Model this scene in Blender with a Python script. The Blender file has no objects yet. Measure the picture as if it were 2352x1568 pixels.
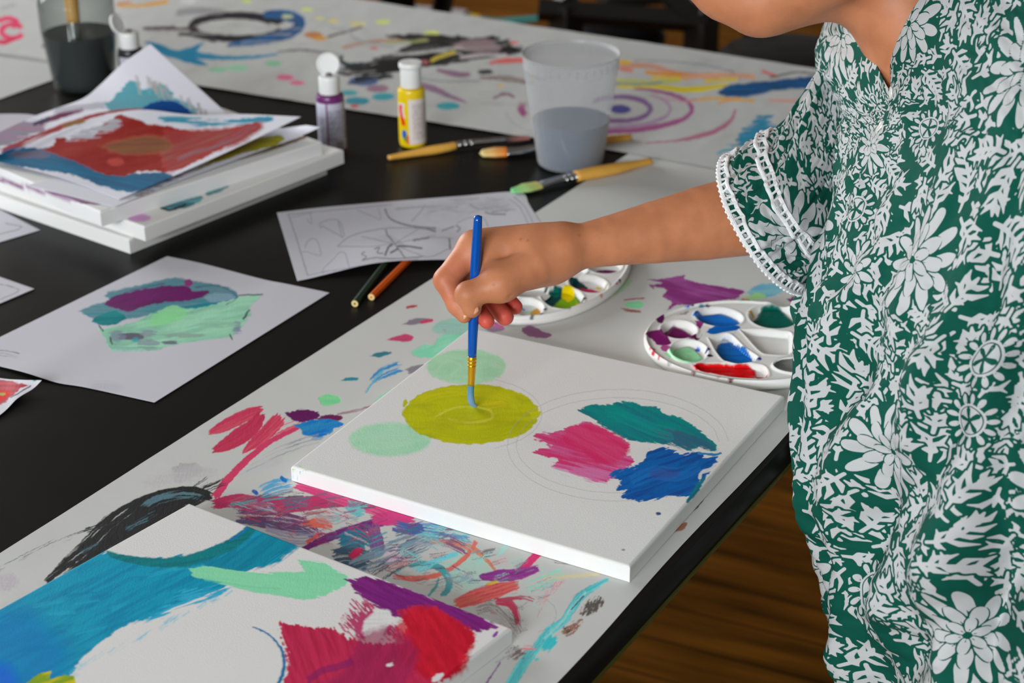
import bpy, bmesh, math, random
import numpy as np
from mathutils import Vector, Matrix

# ------------------------------------------------------------------ camera
TZ = 0.75                                   # table top height
F_PX = 4014.4; CX, CY = 1176.0, 784.0
PITCH = math.radians(25.636); ROLL = math.radians(-0.539)
CAM = np.array([0.0, 0.0, TZ + 0.720])
_cp, _sp = math.cos(PITCH), math.sin(PITCH)
_F = np.array([0, _cp, -_sp]); _R0 = np.array([1.0, 0, 0]); _U0 = np.array([0, _sp, _cp])
_R = math.cos(ROLL)*_R0 + math.sin(ROLL)*_U0; _U = -math.sin(ROLL)*_R0 + math.cos(ROLL)*_U0

scene = bpy.context.scene
C = scene.collection
cam_data = bpy.data.cameras.new('camera'); cam = bpy.data.objects.new('camera', cam_data); C.objects.link(cam)
cam_data.sensor_width = 36.0; cam_data.lens = 36.0*F_PX/2352.0
cam_data.clip_start = 0.05; cam_data.clip_end = 60
m = Matrix(((_R[0], _U[0], -_F[0], CAM[0]), (_R[1], _U[1], -_F[1], CAM[1]), (_R[2], _U[2], -_F[2], CAM[2]), (0, 0, 0, 1)))
cam.matrix_world = m
cam_data.dof.use_dof = True; cam_data.dof.focus_distance = 1.40; cam_data.dof.aperture_fstop = 7.0
scene.camera = cam

# ------------------------------------------------------------------ world, lights, exposure
w = bpy.data.worlds.new('world'); scene.world = w; w.use_nodes = True
bg = w.node_tree.nodes['Background']; bg.inputs[0].default_value = (0.95, 0.97, 1.0, 1); bg.inputs[1].default_value = 1.5
def area(name, loc, target, sx, sy, power, col):
    l = bpy.data.lights.new(name, 'AREA'); l.shape = 'RECTANGLE'; l.size = sx; l.size_y = sy; l.energy = power; l.color = col
    o = bpy.data.objects.new(name, l); C.objects.link(o); o.location = loc
    o.rotation_euler = (Vector(target)-Vector(loc)).to_track_quat('-Z', 'Y').to_euler(); return o
area('daylight_window_front', (-1.9, -2.90, 2.15), (0.0, 1.5, 0.8), 2.6, 1.1, 205, (0.905, 0.965, 1.0))
area('daylight_window_far', (-3.45, 4.2, 2.1), (0.3, 1.8, 0.7), 1.9, 1.4, 115, (0.93, 0.97, 1.0))
area('added_far_floor_fill', (-3.45, 6.6, 1.9), (0.4, 4.6, 0.0), 1.5, 1.3, 85, (1.0, 0.97, 0.92))  # added fill lamp, only brightens the floor beyond the table
scene.view_settings.view_transform = 'Standard'; scene.view_settings.look = 'None'
scene.view_settings.gamma = 1.0; scene.view_settings.exposure = 0.0; scene.view_settings.use_curve_mapping = False
try:
    scene.cycles.use_denoising = True; scene.cycles.max_bounces = 7; scene.cycles.transmission_bounces = 7
    scene.cycles.use_adaptive_sampling = True; scene.cycles.adaptive_threshold = 0.02
except Exception: pass

# ------------------------------------------------------------------ geometry helpers
def at(px, py, z=0.0):
    """photo point -> world point on the horizontal plane z above the table top"""
    px = np.asarray(px, float); py = np.asarray(py, float); z = np.asarray(z, float)
    d = _F + _R*((px-CX)/F_PX)[..., None] - _U*((py-CY)/F_PX)[..., None]
    k = (z + TZ - CAM[2])/d[..., 2]
    return CAM + d*k[..., None]
def atd(px, py, D):
    """photo point -> world point at distance D along the view axis"""
    px = np.asarray(px, float); py = np.asarray(py, float); D = np.asarray(D, float)
    d = _F + _R*((px-CX)/F_PX)[..., None] - _U*((py-CY)/F_PX)[..., None]
    return CAM + d*D[..., None]
def proj(P):
    d = np.asarray(P) - CAM; z = d@_F
    return CX + F_PX*(d@_R)/z, CY - F_PX*(d@_U)/z
def lin(c):
    c = np.asarray(c, float)/255.0
    return np.where(c <= 0.04045, c/12.92, ((c+0.055)/1.055)**2.4)
KALB = 1.38
def alb(c):
    v = lin(c)*KALB; return v*min(1.0, 0.84/max(v.max(), 1e-6))

def tag(o, label=None, cat=None, group=None, kind=None):
    if label: o['label'] = label
    if cat: o['category'] = cat
    if group: o['group'] = group
    if kind: o['kind'] = kind
    return o
def empty(name, loc, rz=0.0, label=None, cat=None, group=None):
    o = bpy.data.objects.new(name, None); C.objects.link(o); o.location = loc; o.rotation_euler = (0, 0, rz)
    o.empty_display_size = 0.02
    return tag(o, label, cat, group)
def link(name, me, mat=None, parent=None, keep=True):
    o = bpy.data.objects.new(name, me); C.objects.link(o)
    if mat is not None:
        for mm in (mat if isinstance(mat, (list, tuple)) else [mat]): me.materials.append(mm)
    if parent is not None:
        o.parent = parent
        if keep:                                # mesh given in world coordinates
            bpy_m = Matrix.Translation(parent.location) @ parent.rotation_euler.to_matrix().to_4x4() if parent.parent is None else None
            base = bpy_m if bpy_m is not None else parent_world(parent)
            o.matrix_parent_inverse = base.inverted()
    return o
def parent_world(p):
    mloc = Matrix.Translation(p.location) @ p.rotation_euler.to_matrix().to_4x4()
    if p.parent is None: return mloc
    return parent_world(p.parent) @ p.matrix_parent_inverse @ mloc
def mesh_np(name, V, Fq, smooth=True, col=None, mi=None, extra=None):
    """V (n,3), Fq (m,4) or (m,3) int; col (n,4) colour attribute 'paint'"""
    V = np.asarray(V, np.float32).reshape(-1, 3); Fq = np.asarray(Fq, np.int32)
    me = bpy.data.meshes.new(name); n, k = Fq.shape
    me.vertices.add(len(V)); me.vertices.foreach_set('co', V.ravel())
    me.loops.add(n*k); me.loops.foreach_set('vertex_index', Fq.ravel())
    me.polygons.add(n); me.polygons.foreach_set('loop_start', np.arange(0, n*k, k, dtype=np.int32))
    try: me.polygons.foreach_set('loop_total', np.full(n, k, np.int32))
    except Exception: pass
    if smooth: me.polygons.foreach_set('use_smooth', np.ones(n, bool))
    if mi is not None: me.polygons.foreach_set('material_index', np.asarray(mi, np.int32))
    me.update(calc_edges=True); me.validate(clean_customdata=False)
    if col is not None:
        a = me.attributes.new('paint', 'FLOAT_COLOR', 'POINT'); a.data.foreach_set('color', np.asarray(col, np.float32).ravel())
    if extra:
        for kx, vx in extra.items():
            a = me.attributes.new(kx, 'FLOAT', 'POINT'); a.data.foreach_set('value', np.asarray(vx, np.float32).ravel())
    return me
def grid_faces(nv, nu, closed=False):
    i = np.arange(nv-1)[:, None]; j = np.arange(nu if closed else nu-1)[None, :]
    j2 = (j+1) % nu
    return np.stack([i*nu+j, i*nu+j2, (i+1)*nu+j2, (i+1)*nu+j], -1).reshape(-1, 4)
def catmull(P, n):
    """resample polyline smoothly (uniform in arc length) to n points; P (k,d)"""
    P = np.asarray(P, float)
    if len(P) == 2:
        t = np.linspace(0, 1, n)[:, None]; return P[0]*(1-t)+P[1]*t
    Q = np.vstack([2*P[0]-P[1], P, 2*P[-1]-P[-2]]); out = []
    for i in range(1, len(Q)-2):
        t = np.linspace(0, 1, 16, endpoint=False)[:, None]
        a, b, c, d = Q[i-1], Q[i], Q[i+1], Q[i+2]
        out.append(0.5*((2*b)+(-a+c)*t+(2*a-5*b+4*c-d)*t**2+(-a+3*b-3*c+d)*t**3))
    out.append(P[-1:]); O = np.vstack(out)
    L = np.r_[0, np.cumsum(np.linalg.norm(np.diff(O, axis=0), axis=1))]
    s = np.linspace(0, L[-1], n)
    return np.stack([np.interp(s, L, O[:, k]) for k in range(O.shape[1])], 1)
class MB:
    """collects shapes, builds ONE mesh"""
    def __init__(s): s.V = []; s.F = []; s.n = 0
    def add(s, V, F):
        V = np.asarray(V, float).reshape(-1, 3)
        for f in F: s.F.append([i+s.n for i in f])
        s.V.append(V); s.n += len(V); return s
    def box(s, c, size, rz=0.0, M=None):
        x, y, z = np.array(size)/2.0
        V = np.array([[-x,-y,-z],[x,-y,-z],[x,y,-z],[-x,y,-z],[-x,-y,z],[x,-y,z],[x,y,z],[-x,y,z]])
        if M is not None: V = V@np.array(M).T
        else:
            cc, ss = math.cos(rz), math.sin(rz); V = V@np.array([[cc,-ss,0],[ss,cc,0],[0,0,1]]).T
        return s.add(V+np.array(c), [(0,3,2,1),(4,5,6,7),(0,1,5,4),(1,2,6,5),(2,3,7,6),(3,0,4,7)])
    def tube(s, pts, r, n=16, caps=True, sq=None, up=None):
        """swept tube; r scalar or list; sq=(a,b) scales the ring across / along up"""
        pts = np.asarray(pts, float); k = len(pts); r = np.broadcast_to(r, (k,)) if np.ndim(r) == 0 else np.asarray(r, float)
        T = np.gradient(pts, axis=0); T /= np.linalg.norm(T, axis=1)[:, None]+1e-12
        u = np.array(up if up is not None else ([0, 0, 1] if abs(T[0][2]) < 0.9 else [1, 0, 0]), float)
        V = []; a = np.linspace(0, 2*np.pi, n, endpoint=False)
        for i in range(k):
            n1 = u-T[i]*(u@T[i]); n1 /= np.linalg.norm(n1)+1e-12; n2 = np.cross(T[i], n1)
            if up is None: u = n1
            sa, sb = (1, 1) if sq is None else (sq[i] if np.ndim(sq) == 2 else sq)
            V.append(pts[i]+r[i]*(np.cos(a)[:, None]*n1*sb+np.sin(a)[:, None]*n2*sa))
        F = [tuple(q) for q in grid_faces(k, n, True)]
        if caps: F.append(tuple(range(n-1, -1, -1))); F.append(tuple(range((k-1)*n, k*n)))
        return s.add(np.vstack(V), F)
    def lathe(s, prof, c=(0, 0, 0), n=48, M=None):
        prof = np.asarray(prof, float); a = np.linspace(0, 2*np.pi, n, endpoint=False); V = []
        for r, z in prof: V.append(np.stack([r*np.cos(a), r*np.sin(a), np.full(n, z)], 1))
        V = np.vstack(V)
        if M is not None: V = V@np.array(M).T
        F = [tuple(q) for q in grid_faces(len(prof), n, True)]
        if prof[0][0] > 1e-6: F.append(tuple(range(n-1, -1, -1)))
        if prof[-1][0] > 1e-6: F.append(tuple(range((len(prof)-1)*n, len(prof)*n)))
        return s.add(V+np.array(c), F)
    def build(s, name, mat, parent=None, smooth=True, bevel=0, angle=40):
        me = bpy.data.meshes.new(name); me.from_pydata(np.vstack(s.V).tolist(), [], s.F); me.update()
        if bevel or smooth:
            bm = bmesh.new(); bm.from_mesh(me)
            if bevel:
                bmesh.ops.bevel(bm, geom=[e for e in bm.edges if len(e.link_faces) == 2 and e.calc_face_angle(0) > 0.6], offset=bevel, segments=2, affect='EDGES', profile=0.5)
            bmesh.ops.recalc_face_normals(bm, faces=bm.faces)
            for f in bm.faces: f.smooth = smooth
            for e in bm.edges: e.smooth = not (len(e.link_faces) == 2 and e.calc_face_angle(0) > math.radians(angle))
            bm.to_mesh(me); bm.free()
        return link(name, me, mat, parent)

# ------------------------------------------------------------------ materials
def mat_new(name):
    mt = bpy.data.materials.new(name); mt.use_nodes = True
    return mt, mt.node_tree.nodes, mt.node_tree.links, mt.node_tree.nodes['Principled BSDF']
def noise_bump(nt, lk, bsdf, scale, strength, dist=0.001, detail=3, coord='Object', stretch=None):
    tc = nt.new('ShaderNodeTexCoord'); n = nt.new('ShaderNodeTexNoise'); n.inputs['Scale'].default_value = scale; n.inputs['Detail'].default_value = detail
    src = tc.outputs[coord]
    if stretch:
        mp = nt.new('ShaderNodeMapping'); mp.inputs['Scale'].default_value = stretch; lk.new(src, mp.inputs[0]); src = mp.outputs[0]
    lk.new(src, n.inputs['Vector'])
    b = nt.new('ShaderNodeBump'); b.inputs['Strength'].default_value = strength; b.inputs['Distance'].default_value = dist
    lk.new(n.outputs[0], b.inputs['Height']); lk.new(b.outputs[0], bsdf.inputs['Normal']); return n, b
def simple(name, rgb, rough=0.5, metal=0.0, bump=None, spec=None, var=0.0, vscale=20, k=1.38, sss=0):
    mt, nt, lk, b = mat_new(name); c = lin(rgb)*k; c = c*min(1.0, .84/max(c.max(), 1e-6))
    b.inputs['Base Color'].default_value = (*c, 1); b.inputs['Roughness'].default_value = rough; b.inputs['Metallic'].default_value = metal
    if spec is not None: b.inputs['Specular IOR Level'].default_value = spec
    if sss: b.inputs['Subsurface Weight'].default_value = sss; b.inputs['Subsurface Scale'].default_value = 0.004
    if var:
        tc = nt.new('ShaderNodeTexCoord'); n = nt.new('ShaderNodeTexNoise'); n.inputs['Scale'].default_value = vscale; n.inputs['Detail'].default_value = 5
        lk.new(tc.outputs['Object'], n.inputs['Vector'])
        mx = nt.new('ShaderNodeMix'); mx.data_type = 'RGBA'; mx.inputs['A'].default_value = (*(c*(1-var)), 1); mx.inputs['B'].default_value = (*np.clip(c*(1+var), 0, .92), 1)
        lk.new(n.outputs[0], mx.inputs['Factor']); lk.new(mx.outputs['Result'], b.inputs['Base Color'])
    if bump: noise_bump(nt, lk, b, *bump)
    return mt
def painted(name, rough=0.75, weave=900, wstr=0.12, prelief=0.35, wet=0.46):
    """colour from the 'paint' attribute (alpha = amount of paint): paint is glossier and has a brushed relief"""
    mt, nt, lk, b = mat_new(name)
    at_ = nt.new('ShaderNodeAttribute'); at_.attribute_name = 'paint'
    lk.new(at_.outputs['Color'], b.inputs['Base Color'])
    mr = nt.new('ShaderNodeMapRange'); mr.inputs['To Min'].default_value = rough; mr.inputs['To Max'].default_value = wet
    lk.new(at_.outputs['Alpha'], mr.inputs['Value']); lk.new(mr.outputs[0], b.inputs['Roughness'])
    tc = nt.new('ShaderNodeTexCoord')
    n = nt.new('ShaderNodeTexNoise'); n.inputs['Scale'].default_value = weave; n.inputs['Detail'].default_value = 1
    lk.new(tc.outputs['Object'], n.inputs['Vector'])
    n2 = nt.new('ShaderNodeTexNoise'); n2.inputs['Scale'].default_value = 240; n2.inputs['Detail'].default_value = 4; n2.inputs['Distortion'].default_value = 1.5
    mp = nt.new('ShaderNodeMapping'); mp.inputs['Rotation'].default_value = (0, 0, 0.9); mp.inputs['Scale'].default_value = (1, 0.25, 1)
    lk.new(tc.outputs['Object'], mp.inputs[0]); lk.new(mp.outputs[0], n2.inputs['Vector'])
    mm = nt.new('ShaderNodeMath'); mm.operation = 'MULTIPLY'; lk.new(n2.outputs[0], mm.inputs[0]); lk.new(at_.outputs['Alpha'], mm.inputs[1])
    b1 = nt.new('ShaderNodeBump'); b1.inputs['Strength'].default_value = wstr; b1.inputs['Distance'].default_value = 0.0006
    lk.new(n.outputs[0], b1.inputs['Height'])
    b2 = nt.new('ShaderNodeBump'); b2.inputs['Strength'].default_value = prelief; b2.inputs['Distance'].default_value = 0.0006
    lk.new(mm.outputs[0], b2.inputs['Height']); lk.new(b1.outputs[0], b2.inputs['Normal']); lk.new(b2.outputs[0], b.inputs['Normal'])
    b.inputs['Specular IOR Level'].default_value = 0.07
    return mt

# ------------------------------------------------------------------ paint rasteriser (works out the colour of every surface point)
_rng = np.random.RandomState(7); _TAB = _rng.rand(256, 256)
def vn(x, y, seed=0):
    x = np.asarray(x)+seed*17.31; y = np.asarray(y)+seed*41.77
    xi = np.floor(x).astype(int); yi = np.floor(y).astype(int); fx = x-xi; fy = y-yi
    fx = fx*fx*(3-2*fx); fy = fy*fy*(3-2*fy)
    a = _TAB[xi & 255, yi & 255]; b = _TAB[(xi+1) & 255, yi & 255]; c = _TAB[xi & 255, (yi+1) & 255]; d = _TAB[(xi+1) & 255, (yi+1) & 255]
    return (a*(1-fx)+b*fx)*(1-fy)+(c*(1-fx)+d*fx)*fy
def fbm(x, y, seed=0, o=3):
    s = 0; a = 0.5; t = 0
    for k in range(o): s = s+a*vn(x*2**k, y*2**k, seed+k*3); t += a; a *= 0.55
    return s/t
class Layer:
    def __init__(s, x0, y0, x1, y1, base):
        s.x0, s.y0, s.x1, s.y1 = x0, y0, x1, y1; s.w = x1-x0; s.h = y1-y0
        s.rgb = np.empty((s.h, s.w, 3), np.float32); s.rgb[:] = alb(base); s.a = np.zeros((s.h, s.w), np.float32); s.seed = 1
    def _win(s, P, pad):
        a = np.floor(P.min(0)-pad).astype(int); b = np.ceil(P.max(0)+pad).astype(int)
        x0, y0 = max(a[0], s.x0), max(a[1], s.y0); x1, y1 = min(b[0], s.x1), min(b[1], s.y1)
        if x1 <= x0 or y1 <= y0: return None
        Y, X = np.mgrid[y0:y1, x0:x1].astype(np.float32)
        return (slice(y0-s.y0, y1-s.y0), slice(x0-s.x0, x1-s.x0)), X, Y
    def _put(s, sl, al, col, wet=1.0):
        al = np.clip(al, 0, 1).astype(np.float32)[..., None]
        s.rgb[sl] = s.rgb[sl]*(1-al)+col*al; s.a[sl] = np.maximum(s.a[sl]*(1-al[..., 0]), al[..., 0]*wet)
    def poly(s, pts, col, n=4, sc=9, soft=2.0, al=1.0, dry=0.0, ang=0.0, col2=None, smooth=True, wet=1.0, str_=(60, 3), mixp=1.0, edge=25):
        s.seed += 1; sd = s.seed; P = np.asarray(pts, float)
        if smooth and len(P) > 2:
            P = catmull(np.vstack([pts, pts[:1]]), max(24, 5*len(pts)))[:-1]
        r = s._win(P, n+soft+3)
        if r is None: return s
        sl, X, Y = r
        Xw = X+n*2*(fbm(X/sc, Y*1.7/sc, sd)-0.5); Yw = Y+n*1.2*(fbm(X/sc, Y*1.7/sc, sd+9)-0.5)
        ins = np.zeros(X.shape, bool); d2 = np.full(X.shape, 1e9, np.float32)
        for i in range(len(P)):
            x1, y1 = P[i]; x2, y2 = P[(i+1) % len(P)]
            if y1 != y2:
                c = ((y1 > Yw) != (y2 > Yw)); ins ^= c & (Xw < (x2-x1)*(Yw-y1)/(y2-y1)+x1)
            dx, dy = x2-x1, y2-y1; t = np.clip(((Xw-x1)*dx+(Yw-y1)*dy)/(dx*dx+dy*dy+1e-9), 0, 1)
            d2 = np.minimum(d2, (Xw-x1-t*dx)**2+(Yw-y1-t*dy)**2)
        d = np.sqrt(d2)*np.where(ins, 1, -1)
        a = np.clip(d/soft+0.5, 0, 1)
        ca, sa = math.cos(math.radians(ang)), math.sin(math.radians(ang))
        uu = (X*ca+Y*sa)/str_[0]; vv = (-X*sa+Y*ca)/str_[1]
        st = fbm(uu+0.6*vn(X/40, Y/40, sd), vv, sd+5, 2)
        if dry > 0: a = a*np.clip((st-0.5-dry*0.45+np.clip(d/edge, 0, 1)*0.75*(1.25-dry)+0.12)*7, 0, 1)
        c1 = alb(col)
        if col2 is not None:
            f = np.clip((fbm(uu*0.8, vv*0.6, sd+11, 3)-0.35)*2.6*mixp, 0, 1)[..., None]; cc = c1*(1-f)+alb(col2)*f
        else: cc = c1*(1+0.16*(st-0.5))[..., None]
        s._put(sl, a*al, cc.astype(np.float32), wet); return s
    def stroke(s, pts, wd, col, al=1.0, dry=0.0, n=1.5, soft=1.6, col2=None, bris=2.4, fade=0.0, wet=1.0):
        s.seed += 1; sd = s.seed; P = np.asarray(pts, float); k = max(6, 7*(len(P)-1)) if len(P) > 2 else 2
        w0 = np.interp(np.linspace(0, 1, k), np.linspace(0, 1, len(np.atleast_1d(wd))), np.atleast_1d(wd)) if np.ndim(wd) else np.full(k, float(wd))
        P = catmull(P, k); r = s._win(P, w0.max()/2+n+4)
        if r is None: return s
        sl, X, Y = r; Xw = X+n*2*(vn(X/7, Y/5, sd)-0.5); Yw = Y+n*1.4*(vn(X/7, Y/5, sd+7)-0.5)
        D = np.full(X.shape, 1e9, np.float32); T = np.zeros_like(D); S = np.zeros_like(D); W = np.ones_like(D); L = 0
        for i in range(k-1):
            x1, y1 = P[i]; dx, dy = P[i+1]-P[i]; ll = math.hypot(dx, dy)+1e-9
            t = np.clip(((Xw-x1)*dx+(Yw-y1)*dy)/ll**2, 0, 1); dd = np.hypot(Xw-x1-t*dx, Yw-y1-t*dy); ww = w0[i]*(1-t)+w0[i+1]*t
            q = dd/(ww+1e-6)*2; mk = q < D
            D = np.where(mk, q, D); T = np.where(mk, L+t*ll, T); S = np.where(mk, ((Xw-x1)*(-dy)+(Yw-y1)*dx)/ll, S); W = np.where(mk, ww, W); L += ll
        a = np.clip((1-D)*W/2/soft+0.5, 0, 1)
        st = fbm(T/70, S/bris+50, sd+3, 2)
        if dry > 0 or fade > 0:
            dr = dry+fade*(T/L); a = a*np.clip((st-0.5+0.55-dr*0.75)*6, 0, 1)
        if W.max() > 8:                          # ragged, flat brush ends instead of round ones
            e1 = vn(S/bris, S*0+sd, sd+21)*np.minimum(W*0.7, 16); e2 = vn(S/bris, S*0+sd+5, sd+22)*np.minimum(W*0.9, 22)
            a = a*np.clip((T-e1)/2.5+0.2, 0, 1)*np.clip((L-T-e2)/2.5+0.2, 0, 1)
        c1 = alb(col)
        if col2 is not None:
            f = np.clip((st-0.35)*3, 0, 1)[..., None]; cc = c1*(1-f)+alb(col2)*f
        else: cc = c1*(1+0.2*(st-0.5))[..., None]
        s._put(sl, a*al, cc.astype(np.float32), wet); return s
    def ell(s, cx, cy, rx, ry, col, rot=0, **k):
        t = np.linspace(0, 2*np.pi, 28, endpoint=False); c, q = math.cos(math.radians(rot)), math.sin(math.radians(rot))
        x = rx*np.cos(t); y = ry*np.sin(t); return s.poly(np.stack([cx+x*c-y*q, cy+x*q+y*c], 1), col, smooth=False, **k)
    def sample(s, px, py):
        x = np.clip(np.asarray(px)-s.x0, 0, s.w-1.001); y = np.clip(np.asarray(py)-s.y0, 0, s.h-1.001)
        xi = x.astype(int); yi = y.astype(int); fx = (x-xi)[..., None]; fy = (y-yi)[..., None]
        A = np.concatenate([s.rgb, s.a[..., None]], 2) if not hasattr(s, '_c') else s._c; s._c = A
        return (A[yi, xi]*(1-fx)+A[yi, xi+1]*fx)*(1-fy)+(A[yi+1, xi]*(1-fx)+A[yi+1, xi+1]*fx)*fy
# ------------------------------------------------------------------ the paintings, colour by colour (photo coordinates)
# --- main canvas
LM = Layer(600, 690, 1860, 1380, (203, 202, 200))
LM.ell(1072, 842, 92, 40, (160, 206, 170), col2=(148, 198, 160), n=5, soft=5, str_=(30, 6), al=.95)
LM.stroke([(1005, 850), (1030, 830), (1060, 840), (1040, 860)], 7, (176, 216, 186), al=.5)
LM.stroke([(1120, 830), (1150, 838), (1162, 855)], 26, (178, 205, 172), al=.35, dry=.5)
LM.ell(896, 1009, 94, 39, (163, 209, 176), col2=(150, 202, 168), n=4, soft=9, str_=(30, 6), al=.97)
LM.ell(893, 1005, 55, 20, (176, 216, 188), n=5, soft=22, al=.55)
LM.ell(1082, 951, 156, 69, (176, 178, 14), col2=(158, 160, 22), n=6, sc=14, soft=3, str_=(40, 6), mixp=.7)
LM.poly([(1215, 945), (1243, 944), (1238, 956), (1225, 965)], (182, 182, 22), n=3)
LM.poly([(930, 915), (938, 925), (925, 935)], (176, 178, 14), n=3)
LM.stroke([(960, 925), (1000, 905), (1080, 898), (1160, 912), (1200, 940)], 22, (190, 186, 20), al=.45, dry=.35)
LM.stroke([(990, 985), (1080, 1000), (1170, 985), (1195, 960)], 24, (160, 165, 10), al=.5, dry=.3)
LM.stroke([(1000, 955), (1050, 935), (1120, 940), (1130, 960), (1080, 970), (1030, 962)], 6, (196, 196, 70), al=.5, dry=.4)
LM.stroke([(1105, 935), (1130, 930), (1165, 925)], 14, (200, 182, 20), al=.55, dry=.3)
for rx, ry, a in ((254, 122, .45), (233, 104, .4)):
    t = np.linspace(0.2, 6.2, 26); LM.stroke(np.stack([1420+rx*np.cos(t), 1022+ry*np.sin(t)*(1.05)], 1), 1.6, (150, 148, 146), al=a, n=1, soft=1)
t = np.linspace(-1.2, 1.2, 12); LM.stroke(np.stack([1075+170*np.cos(t), 950+84*np.sin(t)], 1), 1.6, (150, 148, 146), al=.4, n=1, soft=1)
LM.poly([(1325, 941), (1352, 930), (1390, 928), (1440, 921), (1480, 932), (1510, 934), (1530, 948), (1570, 962), (1590, 975), (1622, 1000), (1648, 1030), (1630, 1036), (1606, 1026), (1585, 1036), (1545, 1022), (1500, 1018), (1440, 1008), (1395, 985), (1360, 965)], (10, 128, 122), col2=(24, 108, 122), n=5, ang=24, str_=(60, 4), dry=.2, edge=11)
LM.poly([(1490, 985), (1560, 985), (1610, 1005), (1650, 1034), (1600, 1028), (1575, 1036), (1530, 1015)], (46, 88, 118), col2=(70, 80, 120), al=.75, n=6, soft=9, ang=26, dry=.25)
LM.stroke([(1385, 945), (1440, 960), (1500, 985), (1560, 1000)], 30, (8, 138, 132), al=.5, dry=.5, bris=4)
LM.poly([(1305, 978), (1345, 968), (1392, 984), (1422, 1000), (1447, 1024), (1440, 1040), (1462, 1058), (1440, 1076), (1412, 1100), (1370, 1108), (1320, 1090), (1290, 1078), (1262, 1072), (1282, 1056), (1222, 1038), (1262, 1024), (1226, 1008), (1235, 992), (1272, 994)], (196, 52, 104), col2=(196, 96, 148), n=7, sc=10, ang=15, str_=(60, 4), dry=.25, edge=12)
LM.poly([(1300, 984), (1348, 972), (1400, 990), (1440, 1016), (1445, 1040), (1412, 1062), (1370, 1060), (1330, 1030), (1290, 1010)], (198, 38, 92), col2=(206, 62, 110), n=8, soft=9, al=.85, ang=30, str_=(60, 4))
LM.poly([(1260, 1050), (1330, 1060), (1400, 1070), (1450, 1062), (1430, 1090), (1380, 1112), (1320, 1095), (1275, 1078)], (198, 112, 160), n=7, soft=8, al=.7, ang=15, dry=.5)
LM.poly([(1488, 1032), (1535, 1026), (1562, 1040), (1600, 1038), (1622, 1048), (1652, 1046), (1640, 1076), (1612, 1102), (1590, 1138), (1545, 1140), (1500, 1150), (1452, 1152), (1428, 1142), (1438, 1126), (1414, 1128), (1424, 1106), (1396, 1092), (1420, 1078), (1450, 1072), (1476, 1056)], (14, 92, 164), col2=(20, 70, 140), n=7, sc=9, ang=160, str_=(40, 3.5), dry=.25, edge=12)
LM.stroke([(1440, 1110), (1500, 1085), (1560, 1090), (1620, 1062)], 34, (30, 112, 184), al=.5, dry=.5, bris=4)
LM.ell(1525, 1088, 34, 12, (60, 60, 130), n=6, soft=12, al=.5)
LM.stroke([(1608, 1096), (1612, 1085), (1630, 1078), (1645, 1066)], 8, (222, 222, 222), al=.9)
LM.stroke([(1605, 1040), (1640, 1044), (1655, 1040)], 6, (40, 120, 170), dry=.4)
LM.ell(1512, 1179, 6, 3.5, (50, 70, 110), n=2); LM.ell(1432, 1262, 4, 2, (120, 125, 140), n=1)
LM.poly([(1600, 1110), (1622, 1090), (1606, 1126), (1585, 1150), (1575, 1152)], (20, 110, 130), n=3)
for x, y, c in ((676, 1076, (120, 180, 60)), (683, 1084, (60, 150, 140)), (690, 1074, (150, 200, 90)), (673, 1094, (40, 110, 190)), (680, 1098, (40, 150, 190)), (702, 1080, (110, 180, 120)), (668, 1084, (120, 200, 80))):
    LM.ell(x, y, 6, 4, c, n=5, sc=4, dry=.4, str_=(5, 2), al=.85)

# --- lower left canvas
LL = Layer(-260, 1130, 1240, 1900, (208, 206, 204))
LL.poly([(240, 1262), (300, 1278), (380, 1280), (460, 1264), (530, 1235), (572, 1205), (620, 1215), (690, 1248), (640, 1290), (585, 1308), (530, 1332), (520, 1352), (440, 1375), (375, 1412), (300, 1432), (240, 1470), (190, 1510), (150, 1568), (60, 1700), (-300, 1900), (-400, 1600), (-100, 1420), (0, 1370), (120, 1300)], (8, 142, 172), col2=(2, 124, 160), n=6, sc=12, soft=3, smooth=False, ang=-28, str_=(50, 4), dry=.2, edge=16)
LL.poly([(240, 1262), (300, 1276), (380, 1281), (460, 1266), (530, 1235), (575, 1203), (590, 1216), (545, 1256), (480, 1286), (420, 1302), (340, 1300), (260, 1282)], (2, 118, 124), col2=(4, 104, 112), n=4, soft=4, ang=-10, str_=(70, 3))
LL.stroke([(575, 1203), (558, 1222), (530, 1240)], 6, (20, 110, 170), al=.8)
LL.poly([(460, 1290), (560, 1250), (625, 1216), (690, 1250), (640, 1288), (590, 1306), (500, 1320)], (4, 128, 150), col2=(0, 112, 140), n=4, soft=9, al=.8, ang=-38, str_=(60, 3), dry=.15)
LL.poly([(590, 1292), (640, 1262), (700, 1252), (640, 1292), (600, 1306)], (8, 142, 172), n=4, soft=6, dry=.7, ang=-35, str_=(40, 2.5))
LL.poly([(420, 1345), (520, 1340), (518, 1370), (430, 1395), (370, 1420), (330, 1430)], (40, 156, 190), n=5, soft=6, dry=.6, ang=-18, str_=(40, 3))
LL.poly([(-60, 1420), (60, 1400), (150, 1480), (140, 1560), (40, 1600), (-80, 1600)], (4, 112, 176), n=10, soft=60, al=.65, sc=30)
LL.poly([(-60, 1520), (20, 1530), (40, 1580), (0, 1640), (-80, 1640)], (10, 90, 200), n=8, soft=30, al=.8)
for i in range(16):
    a = _rng.rand(4); x0 = 20+a[0]*420; y0 = 1400-0.25*x0+a[1]*110-a[0]*10; LL.stroke([(x0, y0), (x0+30+60*a[2], y0-24+20*a[3])], 9, (40, 166, 192) if i % 2 else (0, 108, 150), al=.33, dry=.5)
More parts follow.
